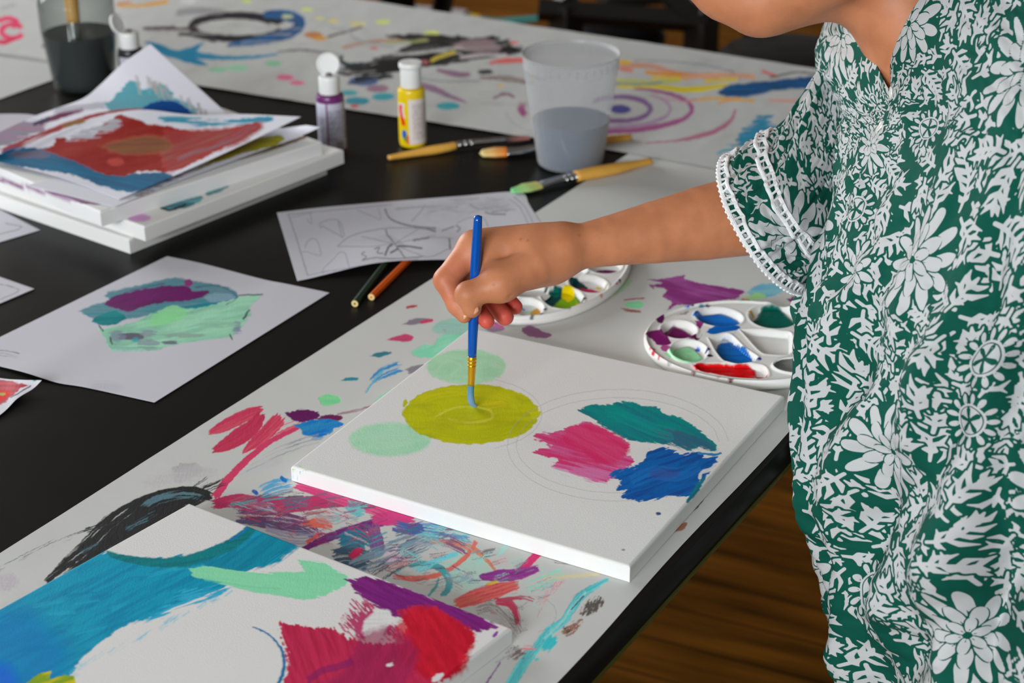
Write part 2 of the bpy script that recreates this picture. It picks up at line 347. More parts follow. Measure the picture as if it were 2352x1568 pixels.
LL.poly([(432, 1302), (470, 1298), (560, 1312), (660, 1314), (700, 1312), (682, 1284), (740, 1290), (800, 1322), (796, 1344), (740, 1372), (700, 1378), (600, 1362), (540, 1352), (480, 1332), (440, 1326)], (136, 212, 168), col2=(124, 202, 160), n=5, soft=3, ang=8, str_=(60, 3.5), smooth=False, dry=.2, edge=11)
LL.stroke([(470, 1330), (560, 1346), (640, 1352)], 5, (110, 190, 150), al=.5, dry=.3)
LL.poly([(788, 1330), (800, 1326), (818, 1328), (840, 1320), (900, 1338), (980, 1362), (1060, 1396), (1120, 1424), (1150, 1440), (1100, 1452), (1060, 1440), (1010, 1440), (960, 1420), (900, 1420), (850, 1384), (815, 1360), (806, 1340)], (122, 36, 118), col2=(108, 28, 104), n=4, sc=7, ang=26, str_=(60, 3), smooth=False, dry=.25, edge=12)
LL.poly([(960, 1352), (1060, 1380), (1150, 1430), (1130, 1440), (1040, 1400), (950, 1365)], (214, 208, 212), n=4, soft=5, dry=.95, ang=26, str_=(25, 2), al=.9)
LL.stroke([(1134, 1460), (1142, 1452)], 7, (130, 60, 150))
LL.poly([(805, 1372), (850, 1378), (900, 1424), (925, 1446), (930, 1470), (860, 1476), (800, 1462), (770, 1430), (795, 1405)], (170, 60, 100), n=6, sc=6, dry=.62, ang=50, str_=(14, 3))
LL.poly([(868, 1398), (898, 1405), (890, 1440), (870, 1470), (838, 1462), (835, 1430)], (218, 216, 216), n=4, soft=5)
LL.poly([(640, 1425), (670, 1432), (720, 1438), (770, 1440), (800, 1462), (860, 1476), (920, 1474), (928, 1440), (910, 1400), (945, 1390), (1000, 1392), (1040, 1415), (1090, 1452), (1096, 1470), (1080, 1490), (1066, 1520), (1058, 1545), (1010, 1568), (960, 1640), (900, 1720), (640, 1760), (630, 1620), (660, 1540), (650, 1480)], (184, 40, 78), col2=(164, 30, 62), n=9, sc=9, ang=70, str_=(50, 4), smooth=False, dry=.25, edge=14)
LL.poly([(935, 1400), (985, 1392), (1040, 1418), (1090, 1455), (1080, 1500), (1060, 1545), (990, 1560), (930, 1520), (905, 1460)], (178, 14, 34), col2=(200, 26, 44), n=9, soft=10, al=.85, ang=60, str_=(30, 6))
LL.poly([(820, 1460), (905, 1440), (960, 1500), (930, 1568), (880, 1620), (700, 1640), (690, 1590), (760, 1560), (800, 1520)], (136, 28, 74), col2=(156, 32, 80), n=9, soft=16, al=.75, ang=120, str_=(40, 6))
LL.stroke([(700, 1568), (740, 1540), (780, 1530), (815, 1515)], 16, (104, 24, 92), al=.55, dry=.3, bris=5)
LL.stroke([(730, 1440), (745, 1460), (756, 1475)], 5, (150, 26, 66), al=.6)
LL.poly([(890, 1520), (905, 1515), (900, 1535), (885, 1530)], (220, 214, 216), n=4, dry=.3); LL.poly([(1000, 1548), (1020, 1545), (1010, 1562), (990, 1566)], (220, 214, 216), n=4)
LL.stroke([(582, 1440), (615, 1455), (640, 1480), (652, 1510), (650, 1545), (634, 1580), (600, 1640)], [3, 4, 6, 8, 8, 7, 7], (14, 104, 152), n=1.5)
LL.poly([(62, 1568), (85, 1548), (118, 1540), (112, 1560), (145, 1550), (172, 1552), (175, 1580), (150, 1640), (60, 1640)], (120, 150, 20), col2=(196, 178, 14), n=4, ang=-20, str_=(30, 6), smooth=False)
for k in range(26):
    a = _rng.rand(3); x = 150+370*a[0]; y = 1568-(x-150)*.49-(14+10*a[1]); LL.stroke([(x, y), (x+26, y-20)], 10, (90, 176, 200), al=.5, dry=.75, bris=2)

# --- paper roll along the near table edge
LA = Layer(-260, 330, 2000, 1900, (184, 184, 181))
def S(*a, **k): LA.stroke(*a, **k)
RED = (188, 52, 84)
S([(608, 936), (575, 948), (535, 968), (500, 985), (474, 996)], [10, 26, 30, 26, 6], RED, col2=(198, 74, 94))
S([(606, 944), (580, 980), (540, 1008), (505, 1028), (484, 1036)], [14, 34, 40, 30, 8], RED, col2=(176, 44, 76))
S([(650, 950), (630, 975), (600, 1005), (555, 1040)], [30, 34, 28, 6], RED, col2=(204, 80, 100))
S([(700, 965), (655, 985), (620, 1005)], 26, (200, 90, 108), dry=.7)
S([(690, 980), (640, 1003), (600, 1028), (555, 1068), (518, 1108), (488, 1152)], [8, 12, 14, 16, 18, 20], (196, 58, 96))
LA.poly([(655, 948), (690, 940), (720, 943), (735, 952), (722, 964), (690, 968), (668, 962)], (92, 20, 84), n=5, sc=6)
LA.poly([(725, 962), (750, 952), (785, 955), (778, 966), (740, 968)], (100, 26, 76), n=4, sc=5)
LA.poly([(675, 976), (710, 966), (745, 962), (770, 964), (790, 975), (770, 982), (765, 990), (735, 1004), (700, 998), (690, 986)], (14, 108, 184), col2=(40, 130, 180), n=4, sc=7, ang=160, str_=(30, 3))
LA.poly([(720, 1000), (760, 990), (740, 1008), (715, 1012)], (90, 140, 170), n=5, al=.6, dry=.4)
LA.poly([(730, 914), (748, 905), (770, 908), (786, 918), (770, 928), (742, 930)], (132, 212, 150), col2=(112, 196, 140), n=4)
for o in (0, 9, 18): S([(566+o, 1080-o), (630, 1052-o), (690, 1028-o), (730, 1016-o)], 6, (130, 136, 146), dry=.8, al=.8)
S([(545, 1095), (600, 1070), (660, 1050)], 20, (176, 176, 180), al=.4)
LA.poly([(395, 1075), (425, 1062), (460, 1068), (462, 1085), (440, 1098), (405, 1110)], (160, 158, 160), n=8, soft=5, al=.8)
LA.poly([(330, 1105), (400, 1080), (470, 1070), (500, 1090), (420, 1110), (350, 1120)], (178, 174, 176), n=8, soft=16, al=.7)
LA.poly([(-20, 1325), (30, 1318), (45, 1335), (20, 1355), (-20, 1350)], (176, 168, 174), n=6, soft=9, al=.8)
S([(492, 1142), (450, 1132), (410, 1134), (370, 1144), (330, 1160), (285, 1188), (245, 1222), (205, 1258), (150, 1300), (100, 1340)], [18, 30, 34, 40, 46, 60, 52, 42, 26, 8], (34, 35, 36), fade=.5, bris=3)
LA.poly([(478, 1148), (440, 1136), (390, 1142), (345, 1162), (300, 1192), (255, 1228), (200, 1270), (150, 1306), (210, 1290), (270, 1256), (340, 1214), (440, 1160)], (33, 33, 34), n=7, soft=2, dry=.35, ang=-35, str_=(40, 3), edge=14)
S([(430, 1150), (380, 1170), (320, 1205), (260, 1250)], 60, (36, 36, 38), dry=.1)
S([(290, 1190), (240, 1205), (190, 1220)], 12, (40, 40, 42), dry=.5)
S([(220, 1212), (150, 1235), (80, 1270), (0, 1308), (-60, 1335)], [14, 16, 18, 16, 10], (70, 72, 74), dry=.85, bris=2)
S([(478, 1142), (420, 1135), (360, 1148), (325, 1170)], 22, (84, 118, 128), dry=.62, al=.8, bris=3)
S([(305, 1205), (285, 1220)], 20, (60, 96, 108), dry=.5, al=.8)
# crossing strokes between the two canvases
S([(480, 1160), (540, 1150), (600, 1158), (680, 1158), (760, 1150), (850, 1150)], [20, 34, 40, 34, 30, 24], (184, 44, 92), col2=(168, 50, 92))
S([(672, 1108), (740, 1126), (830, 1156), (920, 1186)], [24, 36, 34, 26], (196, 58, 112), col2=(206, 90, 132))
S([(596, 1132), (630, 1118), (680, 1106)], [30, 34, 20], (64, 150, 192), dry=.62, al=.9)
S([(582, 1128), (590, 1132)], 8, (30, 90, 160)); S([(646, 1096), (655, 1104)], 8, (20, 110, 180))
S([(540, 1185), (620, 1192), (690, 1206), (740, 1235)], [28, 46, 40, 20], (118, 46, 92), col2=(84, 84, 122), dry=.35)
S([(600, 1215), (680, 1235), (760, 1230)], 36, (150, 140, 168), dry=.6, al=.9)
S([(690, 1206), (730, 1200), (772, 1210)], [10, 24, 20], (206, 98, 84)); S([(700, 1250), (738, 1222)], 9, (206, 86, 84))
S([(715, 1182), (760, 1195), (800, 1180)], 22, (150, 146, 152), dry=.55, al=.8)
S([(690, 1265), (760, 1232), (850, 1205), (930, 1180)], [12, 20, 24, 18], (108, 38, 108), dry=.25)
S([(792, 1158), (822, 1168), (850, 1172)], [20, 34, 26], (96, 178, 180), al=.9)
S([(846, 1195), (900, 1190), (960, 1186)], [20, 34, 22], (196, 56, 118), dry=.1)
S([(858, 1195), (862, 1235), (874, 1280)], [20, 36, 30], (132, 58, 112), dry=.25, col2=(110, 90, 140))
S([(770, 1250), (820, 1238), (850, 1260)], [30, 50, 36], (24, 124, 146), col2=(60, 90, 120), dry=.1)
S([(760, 1285), (800, 1280), (860, 1290)], 46, (60, 84, 104), dry=.3)
S([(805, 1292), (822, 1272), (842, 1262)], [26, 30, 16], (188, 40, 84))
S([(800, 1306), (880, 1278), (950, 1250), (1020, 1222)], [26, 60, 56, 30], (92, 94, 120), dry=.55, col2=(120, 150, 165), bris=3)
S([(930, 1212), (1000, 1220), (1090, 1240)], [20, 38, 30], (96, 202, 198), dry=.42, col2=(100, 120, 170))
S([(900, 1205), (945, 1215), (985, 1205)], 26, (70, 90, 150), dry=.4)
S([(850, 1330), (900, 1300), (970, 1262)], [24, 50, 40], (78, 72, 96), dry=.8, bris=1.6)
S([(880, 1290), (930, 1262)], 34, (196, 176, 190), dry=.6)
LA.poly([(1010, 1290), (1090, 1268), (1130, 1310), (1080, 1360), (1020, 1340)], (150, 214, 190), n=10, soft=20, al=.42)
S([(985, 1243), (1040, 1246), (1090, 1262), (1122, 1290), (1140, 1312)], [7, 10, 16, 10, 6], (204, 128, 100), dry=.2)
S([(900, 1325), (960, 1328), (1010, 1318), (1052, 1294), (1080, 1266), (1096, 1238)], [10, 13, 12, 11, 11, 8], (216, 112, 98), dry=.15)
S([(935, 1300), (975, 1294), (1010, 1304), (1030, 1328), (1030, 1352), (1012, 1372)], [8, 12, 15, 16, 15, 10], (78, 152, 158))
S([(985, 1368), (1002, 1345), (1008, 1328)], [5, 7, 3], (90, 150, 150))
for i in range(4): S([(950+8*i, 1305+4*i), (1000, 1284+3*i), (1050, 1268+2*i)], 5, (110, 202, 212), dry=.5)
for i in range(5): S([(1090+14*i, 1300-6*i), (1120+14*i, 1262-5*i)], 14, (140, 214, 206), dry=.8, bris=1.5)
S([(1180, 1325), (1205, 1300), (1246, 1262)], [14, 18, 16], (200, 46, 104))
S([(1098, 1326), (1140, 1322), (1190, 1318), (1245, 1302)], [14, 28, 26, 14], (124, 44, 124), col2=(150, 60, 140), dry=.1)
S([(1040, 1390), (1100, 1368), (1160, 1350), (1196, 1340)], [20, 36, 32, 16], (196, 66, 84), col2=(214, 110, 96), dry=.1)
S([(1120, 1342), (1142, 1336)], 8, (230, 190, 60)); S([(1175, 1345), (1195, 1350)], 16, (222, 130, 110), dry=.4)
S([(1130, 1380), (1170, 1385), (1186, 1410), (1190, 1440)], [16, 18, 14, 12], (184, 60, 88), dry=.3)
S([(1150, 1378), (1200, 1372), (1230, 1380)], 9, (170, 70, 90), dry=.4)
S([(1085, 1400), (1130, 1392), (1165, 1420), (1195, 1460)], 30, (120, 108, 110), dry=.75, bris=1.6, al=.8)
S([(1200, 1352), (1245, 1335), (1300, 1306)], [20, 26, 18], (140, 216, 190), dry=.55)
for i in range(5): S([(1228+10*i, 1420-14*i), (1262+8*i, 1350-6*i)], 12, (216, 120, 140), dry=.93, bris=1.4)
for i in range(4): S([(1250, 1334-5*i), (1320, 1326-3*i), (1375, 1322-2*i)], 4, (226, 210, 160), dry=.6, al=.8)
S([(1265, 1292), (1310, 1298)], 14, (110, 90, 96), dry=.75)
t = np.linspace(-1.3, 1.3, 9); S(np.stack([1220+58*np.cos(t), 1410+42*np.sin(t)], 1), 1.6, (150, 146, 146), al=.6, n=1, soft=1)
S([(1400, 1328), (1370, 1345), (1335, 1368), (1312, 1400), (1296, 1425), (1262, 1450), (1235, 1484), (1205, 1520), (1170, 1575), (1120, 1650)], [6, 16, 20, 18, 22, 20, 26, 24, 20, 20], (108, 196, 196), col2=(70, 170, 180))
S([(1345, 1360), (1312, 1396), (1290, 1428), (1250, 1466)], 4, (180, 226, 222), al=.8); S([(1250, 1500), (1262, 1478), (1285, 1455)], [16, 24, 18], (60, 178, 186))
S([(1340, 1368), (1312, 1400)], 3, (40, 70, 80), dry=.4); S([(1228, 1518), (1236, 1506)], 12, (80, 190, 190))
LA.ell(1360, 1392, 33, 17, (88, 80, 76), rot=-38, n=5, dry=.3, ang=-60, str_=(14, 2)); LA.ell(1316, 1440, 30, 13, (140, 100, 84), rot=-38, n=6, dry=.35, ang=-30, str_=(14, 2))
S([(1294, 1452), (1310, 1436)], 18, (60, 56, 54), dry=.5); LA.ell(1192, 1500, 34, 18, (120, 104, 104), n=7, dry=.55, ang=-30, str_=(14, 2)); LA.ell(1215, 1490, 20, 9, (206, 120, 124), n=6, dry=.5)
S([(1110, 1580), (1150, 1520)], 3, (110, 60, 120)); S([(1140, 1520), (1180, 1498)], 5, (170, 166, 168))
LA.poly([(1575, 1178), (1590, 1158), (1620, 1138), (1600, 1168)], (92, 70, 64), n=3); LA.poly([(1540, 1224), (1556, 1206), (1578, 1200), (1568, 1216)], (150, 100, 80), n=3)
# tangle of dry strokes between the two canvases
_r = np.random.RandomState(5)
_pal = [(120, 50, 100), (86, 88, 118), (70, 150, 160), (184, 52, 92), (150, 90, 130), (96, 96, 104), (110, 190, 190), (60, 70, 90), (190, 90, 90), (170, 160, 175), (40, 110, 130), (128, 44, 96)]
for i in range(150):
    a = _r.rand(5); x = 520+620*a[0]; yl = 1155+(x-480)*.405; yu = 1108+(x-672)*.282; y = max(yu, 1140)+(yl-max(yu, 1140))*a[1]; L_ = 26+60*a[2]; an = (-.55+.5*a[3]) if i % 3 else .3+.5*a[3]
    dn_ = max(0, (x-980)/300)
    if _r.rand() < dn_: continue
    S([(x, y), (x+L_*.5*math.cos(an)+4*a[4], y+L_*.5*math.sin(an)*.7), (x+L_*math.cos(an), y+L_*math.sin(an)*.7)], 8+20*a[4], _pal[i % 12], dry=.62+.25*a[1], bris=1.3+a[2], al=.85, col2=_pal[(i*5+3) % 12])
for i in range(34):
    a = _r.rand(4); x = 1000+330*a[0]; y = 1255+(x-1000)*.2+110*a[1]; S([(x, y), (x+24+30*a[2], y-8-14*a[3])], 7+10*a[2], [(120, 206, 196), (110, 100, 110), (206, 130, 140), (100, 150, 160)][i % 4], dry=.84, bris=1.2, al=.8)
for i in range(26):
    a = _r.rand(4); x = 1060+150*a[0]; y = 1375+80*a[1]; S([(x, y), (x+16+24*a[2], y+10-26*a[3])], 9, [(180, 60, 84), (110, 90, 96), (60, 56, 64)][i % 3], dry=.84, bris=1.2, al=.85)
S([(1040, 1390), (1100, 1368), (1160, 1350), (1196, 1340)], [20, 36, 32, 16], (196, 66, 84), col2=(214, 110, 96), dry=.25)
for i in range(26):
    a = _r.rand(4); x = 140+330*a[0]; y = 1318-(x-140)*.56-6+(a[1]-.5)*60; S([(x, y), (x+34+30*a[2], y-22-10*a[3])], 10+10*a[2], [(34, 35, 36), (30, 30, 32), (70, 100, 112)][i % 3 if i % 6 == 2 else 0], dry=.7, bris=1.6)
# upper dabs on the roll
LA.poly([(944, 806), (975, 792), (1000, 790), (1010, 770), (1050, 765), (1085, 770), (1085, 800), (1040, 815), (990, 822), (955, 818)], (122, 200, 164), col2=(150, 212, 184), n=6, sc=8, ang=-20, str_=(30, 5))
LA.poly([(990, 760), (1010, 738), (1050, 730), (1080, 732), (1080, 765), (1030, 768)], (140, 186, 172), n=6, soft=4, al=.9)
LA.poly([(925, 744), (950, 732), (975, 730), (995, 734), (970, 742), (945, 746)], (128, 116, 130), n=4); S([(968, 740), (992, 735)], 7, (196, 60, 96))
LA.poly([(888, 780), (915, 770), (935, 766), (948, 772), (946, 782), (925, 784)], (170, 80, 110), col2=(200, 50, 100), n=3)
LA.poly([(850, 818), (870, 808), (900, 808), (888, 816), (865, 820)], (50, 116, 130), n=4); LA.poly([(780, 874), (800, 867), (824, 868), (812, 874)], (34, 128, 140), n=3)
S([(850, 878), (880, 856), (930, 836)], [10, 30, 24], (96, 152, 192), dry=.4, col2=(60, 130, 180)); S([(842, 900), (862, 870), (880, 850)], 5, (90, 170, 190), dry=.4)
S([(930, 856), (955, 846), (985, 842)], 14, (126, 122, 130), dry=.2); S([(935, 706), (957, 702)], 5, (170, 50, 60)); S([(1018, 762), (1026, 755)], 9, (170, 90, 120), al=.7)
LA.poly([(1100, 744), (1120, 735), (1150, 748), (1160, 756), (1130, 762)], (150, 120, 150), n=4); S([(1130, 742), (1155, 752)], 6, (200, 90, 150))
LA.poly([(1200, 752), (1220, 748), (1250, 762), (1266, 768), (1255, 776), (1225, 774), (1200, 764)], (128, 82, 116), n=4)
S([(860, 930), (895, 905), (930, 888)], [18, 16, 10], (136, 204, 170), dry=.25); S([(778, 950), (830, 940), (870, 926)], 6, (150, 120, 130), dry=.4)
LA.ell(1458, 700, 22, 8, (128, 204, 152), n=5); LA.poly([(1425, 706), (1445, 708), (1470, 714), (1472, 718), (1440, 716)], (140, 90, 80), n=3, dry=.3); S([(1435, 688), (1480, 684)], 3, (150, 80, 90), dry=.4)
LA.poly([(1488, 642), (1520, 640), (1545, 636), (1575, 632), (1570, 640), (1620, 652), (1660, 658), (1708, 668), (1700, 678), (1690, 686), (1640, 692), (1590, 700), (1560, 700), (1530, 712), (1545, 694), (1522, 680), (1530, 664), (1492, 656), (1520, 650)], (128, 48, 112), col2=(150, 78, 142), n=4, ang=12, str_=(50, 4))
LA.poly([(1715, 672), (1740, 655), (1770, 650), (1805, 662), (1780, 678), (1740, 686)], (122, 178, 188), col2=(90, 156, 184), n=5, soft=4); LA.poly([(1708, 684), (1735, 672), (1760, 678), (1740, 688)], (150, 200, 132), n=4)
LA.poly([(1805, 688), (1835, 678), (1870, 684), (1870, 705), (1835, 700)], (124, 40, 100), n=5); LA.poly([(1340, 655), (1400, 650), (1452, 640), (1430, 668), (1380, 680)], (150, 190, 150), n=5, al=.8)
S([(1492, 655), (1500, 662)], 4, (140, 80, 120)); S([(1705, 688), (1720, 690)], 5, (200, 110, 60))

# --- far paper roll
LB = Layer(-260, -160, 2100, 460, (172, 172, 170))
def B(*a, **k): k.setdefault('soft', 3); LB.stroke(*a, **k)
t = np.linspace(0, 6.28, 20)
B(np.stack([545+105*np.cos(t), 62+27*np.sin(t)], 1), 16, (34, 32, 36), dry=.05)
B(np.stack([535+90*np.cos(t[8:]), 60+23*np.sin(t[8:])], 1), 12, (44, 40, 44), dry=.3)
B([(600, 32), (660, 36), (690, 50), (670, 74), (600, 92), (520, 104)], [14, 26, 24, 24, 18, 8], (46, 72, 112), col2=(40, 100, 150), dry=.15)
B([(400, 30), (460, 24), (520, 30)], 16, (130, 130, 134), dry=.3, al=.8); B([(400, 62), (330, 66), (440, 66)], 6, (80, 60, 70)); B([(405, 78), (440, 80), (500, 95)], 9, (60, 56, 60), dry=.3)
LB.poly([(330, 94), (360, 98), (400, 115), (440, 108), (470, 95), (455, 118), (500, 126), (450, 130), (480, 150), (440, 146), (405, 136), (360, 120)], (30, 116, 150), n=4, soft=3)
B([(440, 126), (500, 132), (570, 132), (640, 124)], [16, 10, 7, 4], (40, 124, 158))
for x, y, r, c in ((500, 160, 22, (130, 176, 148)), (545, 156, 26, (140, 184, 156)), (628, 146, 20, (120, 176, 140)), (655, 178, 20, (204, 90, 130)), (682, 190, 17, (206, 96, 130)), (720, 80, 22, (176, 110, 56)), (735, 88, 16, (196, 140, 40)), (765, 48, 12, (214, 196, 110)), (705, 22, 14, (196, 210, 110)), (880, 50, 18, (200, 210, 120)), (992, 76, 18, (206, 214, 110)), (660, 38, 14, (190, 200, 150)), (735, 42, 10, (208, 200, 120)), (820, 55, 20, (200, 192, 140)), (565, 3, 12, (190, 210, 90)), (860, 110, 9, (190, 96, 86)), (1180, 98, 12, (214, 110, 104)), (802, 213, 20, (50, 150, 158)), (880, 222, 26, (40, 150, 162)), (822, 232, 28, (30, 132, 150)), (1030, 243, 27, (34, 146, 156)), (868, 203, 26, (140, 104, 124)), (815, 243, 10, (206, 60, 70)), (835, 186, 34, (54, 84, 130)), (790, 160, 14, (30, 90, 130)), (1115, 165, 18, (40, 40, 42)), (1150, 198, 9, (214, 180, 110)), (430, 2, 20, (196, 196, 196))):
    LB.ell(x, y, r, max(3.5, r*.32), c, n=3, soft=4, al=.92)
B([(755, 84), (800, 72), (830, 62)], 5, (100, 90, 84), dry=.3); B([(640, 120), (700, 115), (780, 126)], 6, (120, 118, 116), dry=.4); B([(790, 108), (850, 96), (930, 92)], 8, (170, 130, 110), dry=.3)
B([(760, 60), (800, 70), (820, 90), (900, 108)], 7, (150, 150, 150), dry=.4, al=.8)
LB.poly([(772, 162), (800, 150), (850, 148), (890, 132), (920, 112), (950, 95), (880, 84), (940, 78), (1010, 80), (1060, 84), (1130, 92), (1170, 104), (1205, 116), (1170, 126), (1110, 132), (1040, 146), (980, 152), (900, 158), (830, 172), (790, 174)], (36, 36, 36), col2=(58, 56, 54), n=7, sc=14, soft=4, ang=-8, str_=(60, 5))
for i in range(46):
    a = _rng.rand(4); x = 800+330*a[0]; y = 168-(x-800)*.16+(a[1]-.5)*40-14*math.sin((x-800)/110); B([(x, y), (x+50+50*a[2], y-8-6*a[3])], 5+6*a[2], (34, 34, 34) if i % 4 else (80, 78, 78), dry=.3)
LB.poly([(845, 160), (900, 138), (960, 122), (1010, 104), (1060, 92), (1120, 92), (1180, 106), (1195, 120), (1120, 130), (1050, 138), (960, 154), (880, 168)], (34, 34, 34), n=7, sc=12, soft=4, ang=-10, dry=.25)
B([(940, 122), (1000, 118), (1060, 124)], 4, (160, 158, 156), dry=.2); LB.ell(1078, 106, 40, 10, (146, 122, 126), n=6, soft=6)
B([(790, 124), (782, 138), (805, 150), (840, 146)], [4, 9, 12, 8], (40, 50, 56)); B([(905, 124), (960, 122), (1050, 110), (1110, 118)], 6, (170, 168, 164), dry=.25); B([(1060, 132), (1110, 126), (1160, 126)], 8, (176, 168, 168), dry=.3)
LB.poly([(1065, 92), (1110, 88), (1140, 98), (1150, 116), (1100, 122), (1062, 112)], (150, 124, 128), col2=(120, 108, 110), n=6, soft=6, al=.9)
B([(985, 142), (1010, 130), (1050, 118)], 9, (184, 164, 70), dry=.1); B([(965, 142), (990, 144)], 9, (160, 92, 90)); B([(890, 98), (940, 96), (980, 92)], 7, (150, 156, 100), dry=.4)
B([(1120, 146), (1160, 140), (1210, 138)], [8, 13, 10], (216, 104, 100)); B([(1100, 178), (1160, 180), (1230, 192)], [4, 14, 8], (128, 112, 108), dry=.2); B([(1218, 178), (1232, 180)], 14, (210, 180, 60))
B([(950, 190), (1000, 205), (1030, 220), (1075, 236)], [8, 16, 10, 4], (138, 110, 134)); B([(1000, 160), (1060, 172), (1085, 168)], [6, 14, 10], (134, 106, 124)); B([(900, 175), (870, 180), (800, 192)], 5, (60, 66, 80), dry=.3)
B([(1135, 225), (1160, 215), (1180, 222)], 6, (130, 100, 110)); B([(960, 178), (1010, 186), (1100, 186)], 4, (140, 146, 146), dry=.3); B([(1160, 258), (1190, 290), (1250, 306)], 3, (150, 148, 140), al=.7)
B([(1202, 232), (1198, 252), (1214, 272)], [10, 18, 8], (146, 80, 118)); B([(870, 165), (882, 172), (872, 182)], 6, (40, 40, 42))
t = np.linspace(-2.6, 3.4, 26)
B(np.stack([1422+72*np.cos(t), 250+28*np.sin(t)], 1), 11, (126, 96, 140), dry=.1); LB.ell(1424, 251, 26, 10, (78, 74, 134), n=3, soft=4)
t = np.linspace(-1.3, 2.2, 18); B(np.stack([1400+190*np.cos(t)**1, 250+50*np.sin(t)], 1), [6, 8, 10, 14, 15, 12], (150, 84, 128), dry=.15); t = np.linspace(-.9, 1.9, 14); B(np.stack([1410+130*np.cos(t), 250+42*np.sin(t)], 1), [4, 8, 10, 8], (160, 132, 160), dry=.25)
B([(1690, 248), (1680, 275), (1640, 302), (1560, 322), (1480, 328)], [5, 10, 10, 4, 3], (166, 104, 128), dry=.1); t = np.linspace(-1.5, 0.1, 10); B(np.stack([1440+260*np.cos(t), 180+42*np.sin(t)], 1), 4, (140, 140, 146), al=.8)
for p, wd, c in (([(1420, 150), (1500, 152), (1560, 170), (1660, 178)], 12, (190, 140, 122)), ([(1418, 142), (1450, 144)], 10, (222, 180, 60)), ([(1480, 166), (1540, 170), (1600, 176)], 9, (226, 150, 70)), ([(1500, 178), (1580, 180)], 7, (226, 196, 60)), ([(1420, 184), (1500, 188), (1560, 186)], 8, (176, 178, 96)), ([(1416, 198), (1500, 198), (1580, 206), (1680, 194)], [9, 10, 14, 8], (222, 202, 50)), ([(1416, 192), (1470, 194), (1520, 190)], 6, (130, 146, 140)), ([(1560, 178), (1650, 172), (1740, 176)], 10, (206, 150, 118)), ([(1620, 186), (1690, 182)], 8, (216, 190, 70)), ([(1580, 232), (1640, 226), (1730, 232)], 6, (222, 170, 80)), ([(1650, 238), (1700, 222)], 4, (220, 150, 80)), ([(1752, 164), (1785, 176)], 6, (206, 90, 90)), ([(1770, 230), (1850, 232)], 5, (206, 140, 130)), ([(1420, 158), (1460, 162)], 9, (200, 120, 110)), ([(1770, 178), (1830, 166), (1880, 170)], 4, (90, 90, 90)), ([(1500, 220), (1560, 232), (1600, 228)], 4, (180, 130, 150))): B(p, wd, c, dry=.12)
LB.poly([(1648, 214), (1670, 196), (1720, 190), (1770, 186), (1830, 178), (1900, 176), (1900, 202), (1840, 204), (1780, 208), (1720, 222), (1670, 222)], (34, 84, 134), col2=(30, 70, 110), n=5, soft=4)
LB.poly([(1652, 336), (1690, 322), (1700, 298), (1725, 285), (1735, 268), (1775, 262), (1770, 280), (1800, 300), (1800, 330), (1755, 334), (1730, 344), (1690, 340)], (44, 122, 154), col2=(70, 140, 170), n=8, sc=9, soft=4, dry=.2)
B([(1650, 352), (1665, 345), (1690, 345)], 6, (80, 150, 170), dry=.4); B([(1648, 372), (1680, 350)], 4, (80, 150, 170), dry=.5)
for k in range(26):
    a = _rng.rand(4); x = 330+900*a[0]; y = 20+.15*x*(.35+a[1]); B([(x, y), (x+40+70*a[2], y+6-14*a[3])], 4+3*a[1], (158, 156, 154), al=.55, dry=.45)
# left part of the far paper, behind the jar
t = np.linspace(0, 6.28, 16); B(np.stack([28+24*np.cos(t), 72+16*np.sin(t)], 1), 12, (206, 56, 96)); B([(-10, 50), (20, 42), (40, 52), (20, 66)], 12, (206, 56, 96)); B([(-20, 92), (10, 97), (40, 84)], 10, (196, 44, 84))
B([(-60, 122), (40, 128), (120, 142)], 3, (120, 118, 118), al=.8); B([(100, 106), (118, 104)], 7, (40, 44, 44)); B([(270, 14), (330, 12), (392, 2)], [5, 8, 10], (200, 150, 70)); B([(270, 10), (300, 4)], 6, (180, 120, 80)); B([(120, 60), (132, 90)], 10, (176, 120, 130), al=.6)
B([(0, 20), (40, 10)], 9, (150, 150, 148), al=.7)

# --- sheets
LK = Layer(560, 400, 1380, 690, (184, 183, 190))     # pencil drawn colouring sheet
G = (150, 150, 158)
def K(p, wd=2.2, c=G, **k): LK.stroke(p, wd, c, n=.8, soft=1.2, **k)
K([(662, 492), (680, 545), (706, 632)], 2.5, (140, 140, 148)); K([(664, 492), (760, 483), (900, 470)], 2.2); K([(706, 632), (760, 622), (860, 606), (960, 595)], 2); K([(668, 500), (720, 487)], 1.6)
K([(738, 524), (735, 512), (776, 505), (790, 543), (770, 535), (738, 518)], 2); K([(786, 548), (776, 505)], 2); K([(700, 570), (708, 552), (726, 550), (736, 586), (704, 578), (690, 580)], 2); K([(712, 488), (716, 514), (705, 505)], 2); K([(868, 478), (874, 504), (862, 500), (820, 482)], 1.8)
K([(742, 628), (742, 618), (770, 590), (778, 580), (792, 582), (802, 615)], 2)
K([(776, 565), (800, 545), (840, 532), (890, 524), (950, 524), (1000, 528)], 2.6, (146, 146, 152)); K([(776, 566), (850, 566), (900, 560)], 2); K([(905, 560), (830, 543)], 2); K([(905, 560), (960, 527)], 2); K([(886, 528), (890, 540), (905, 558), (930, 592)], 3, (120, 120, 126)); K([(905, 560), (1000, 540)], 2)
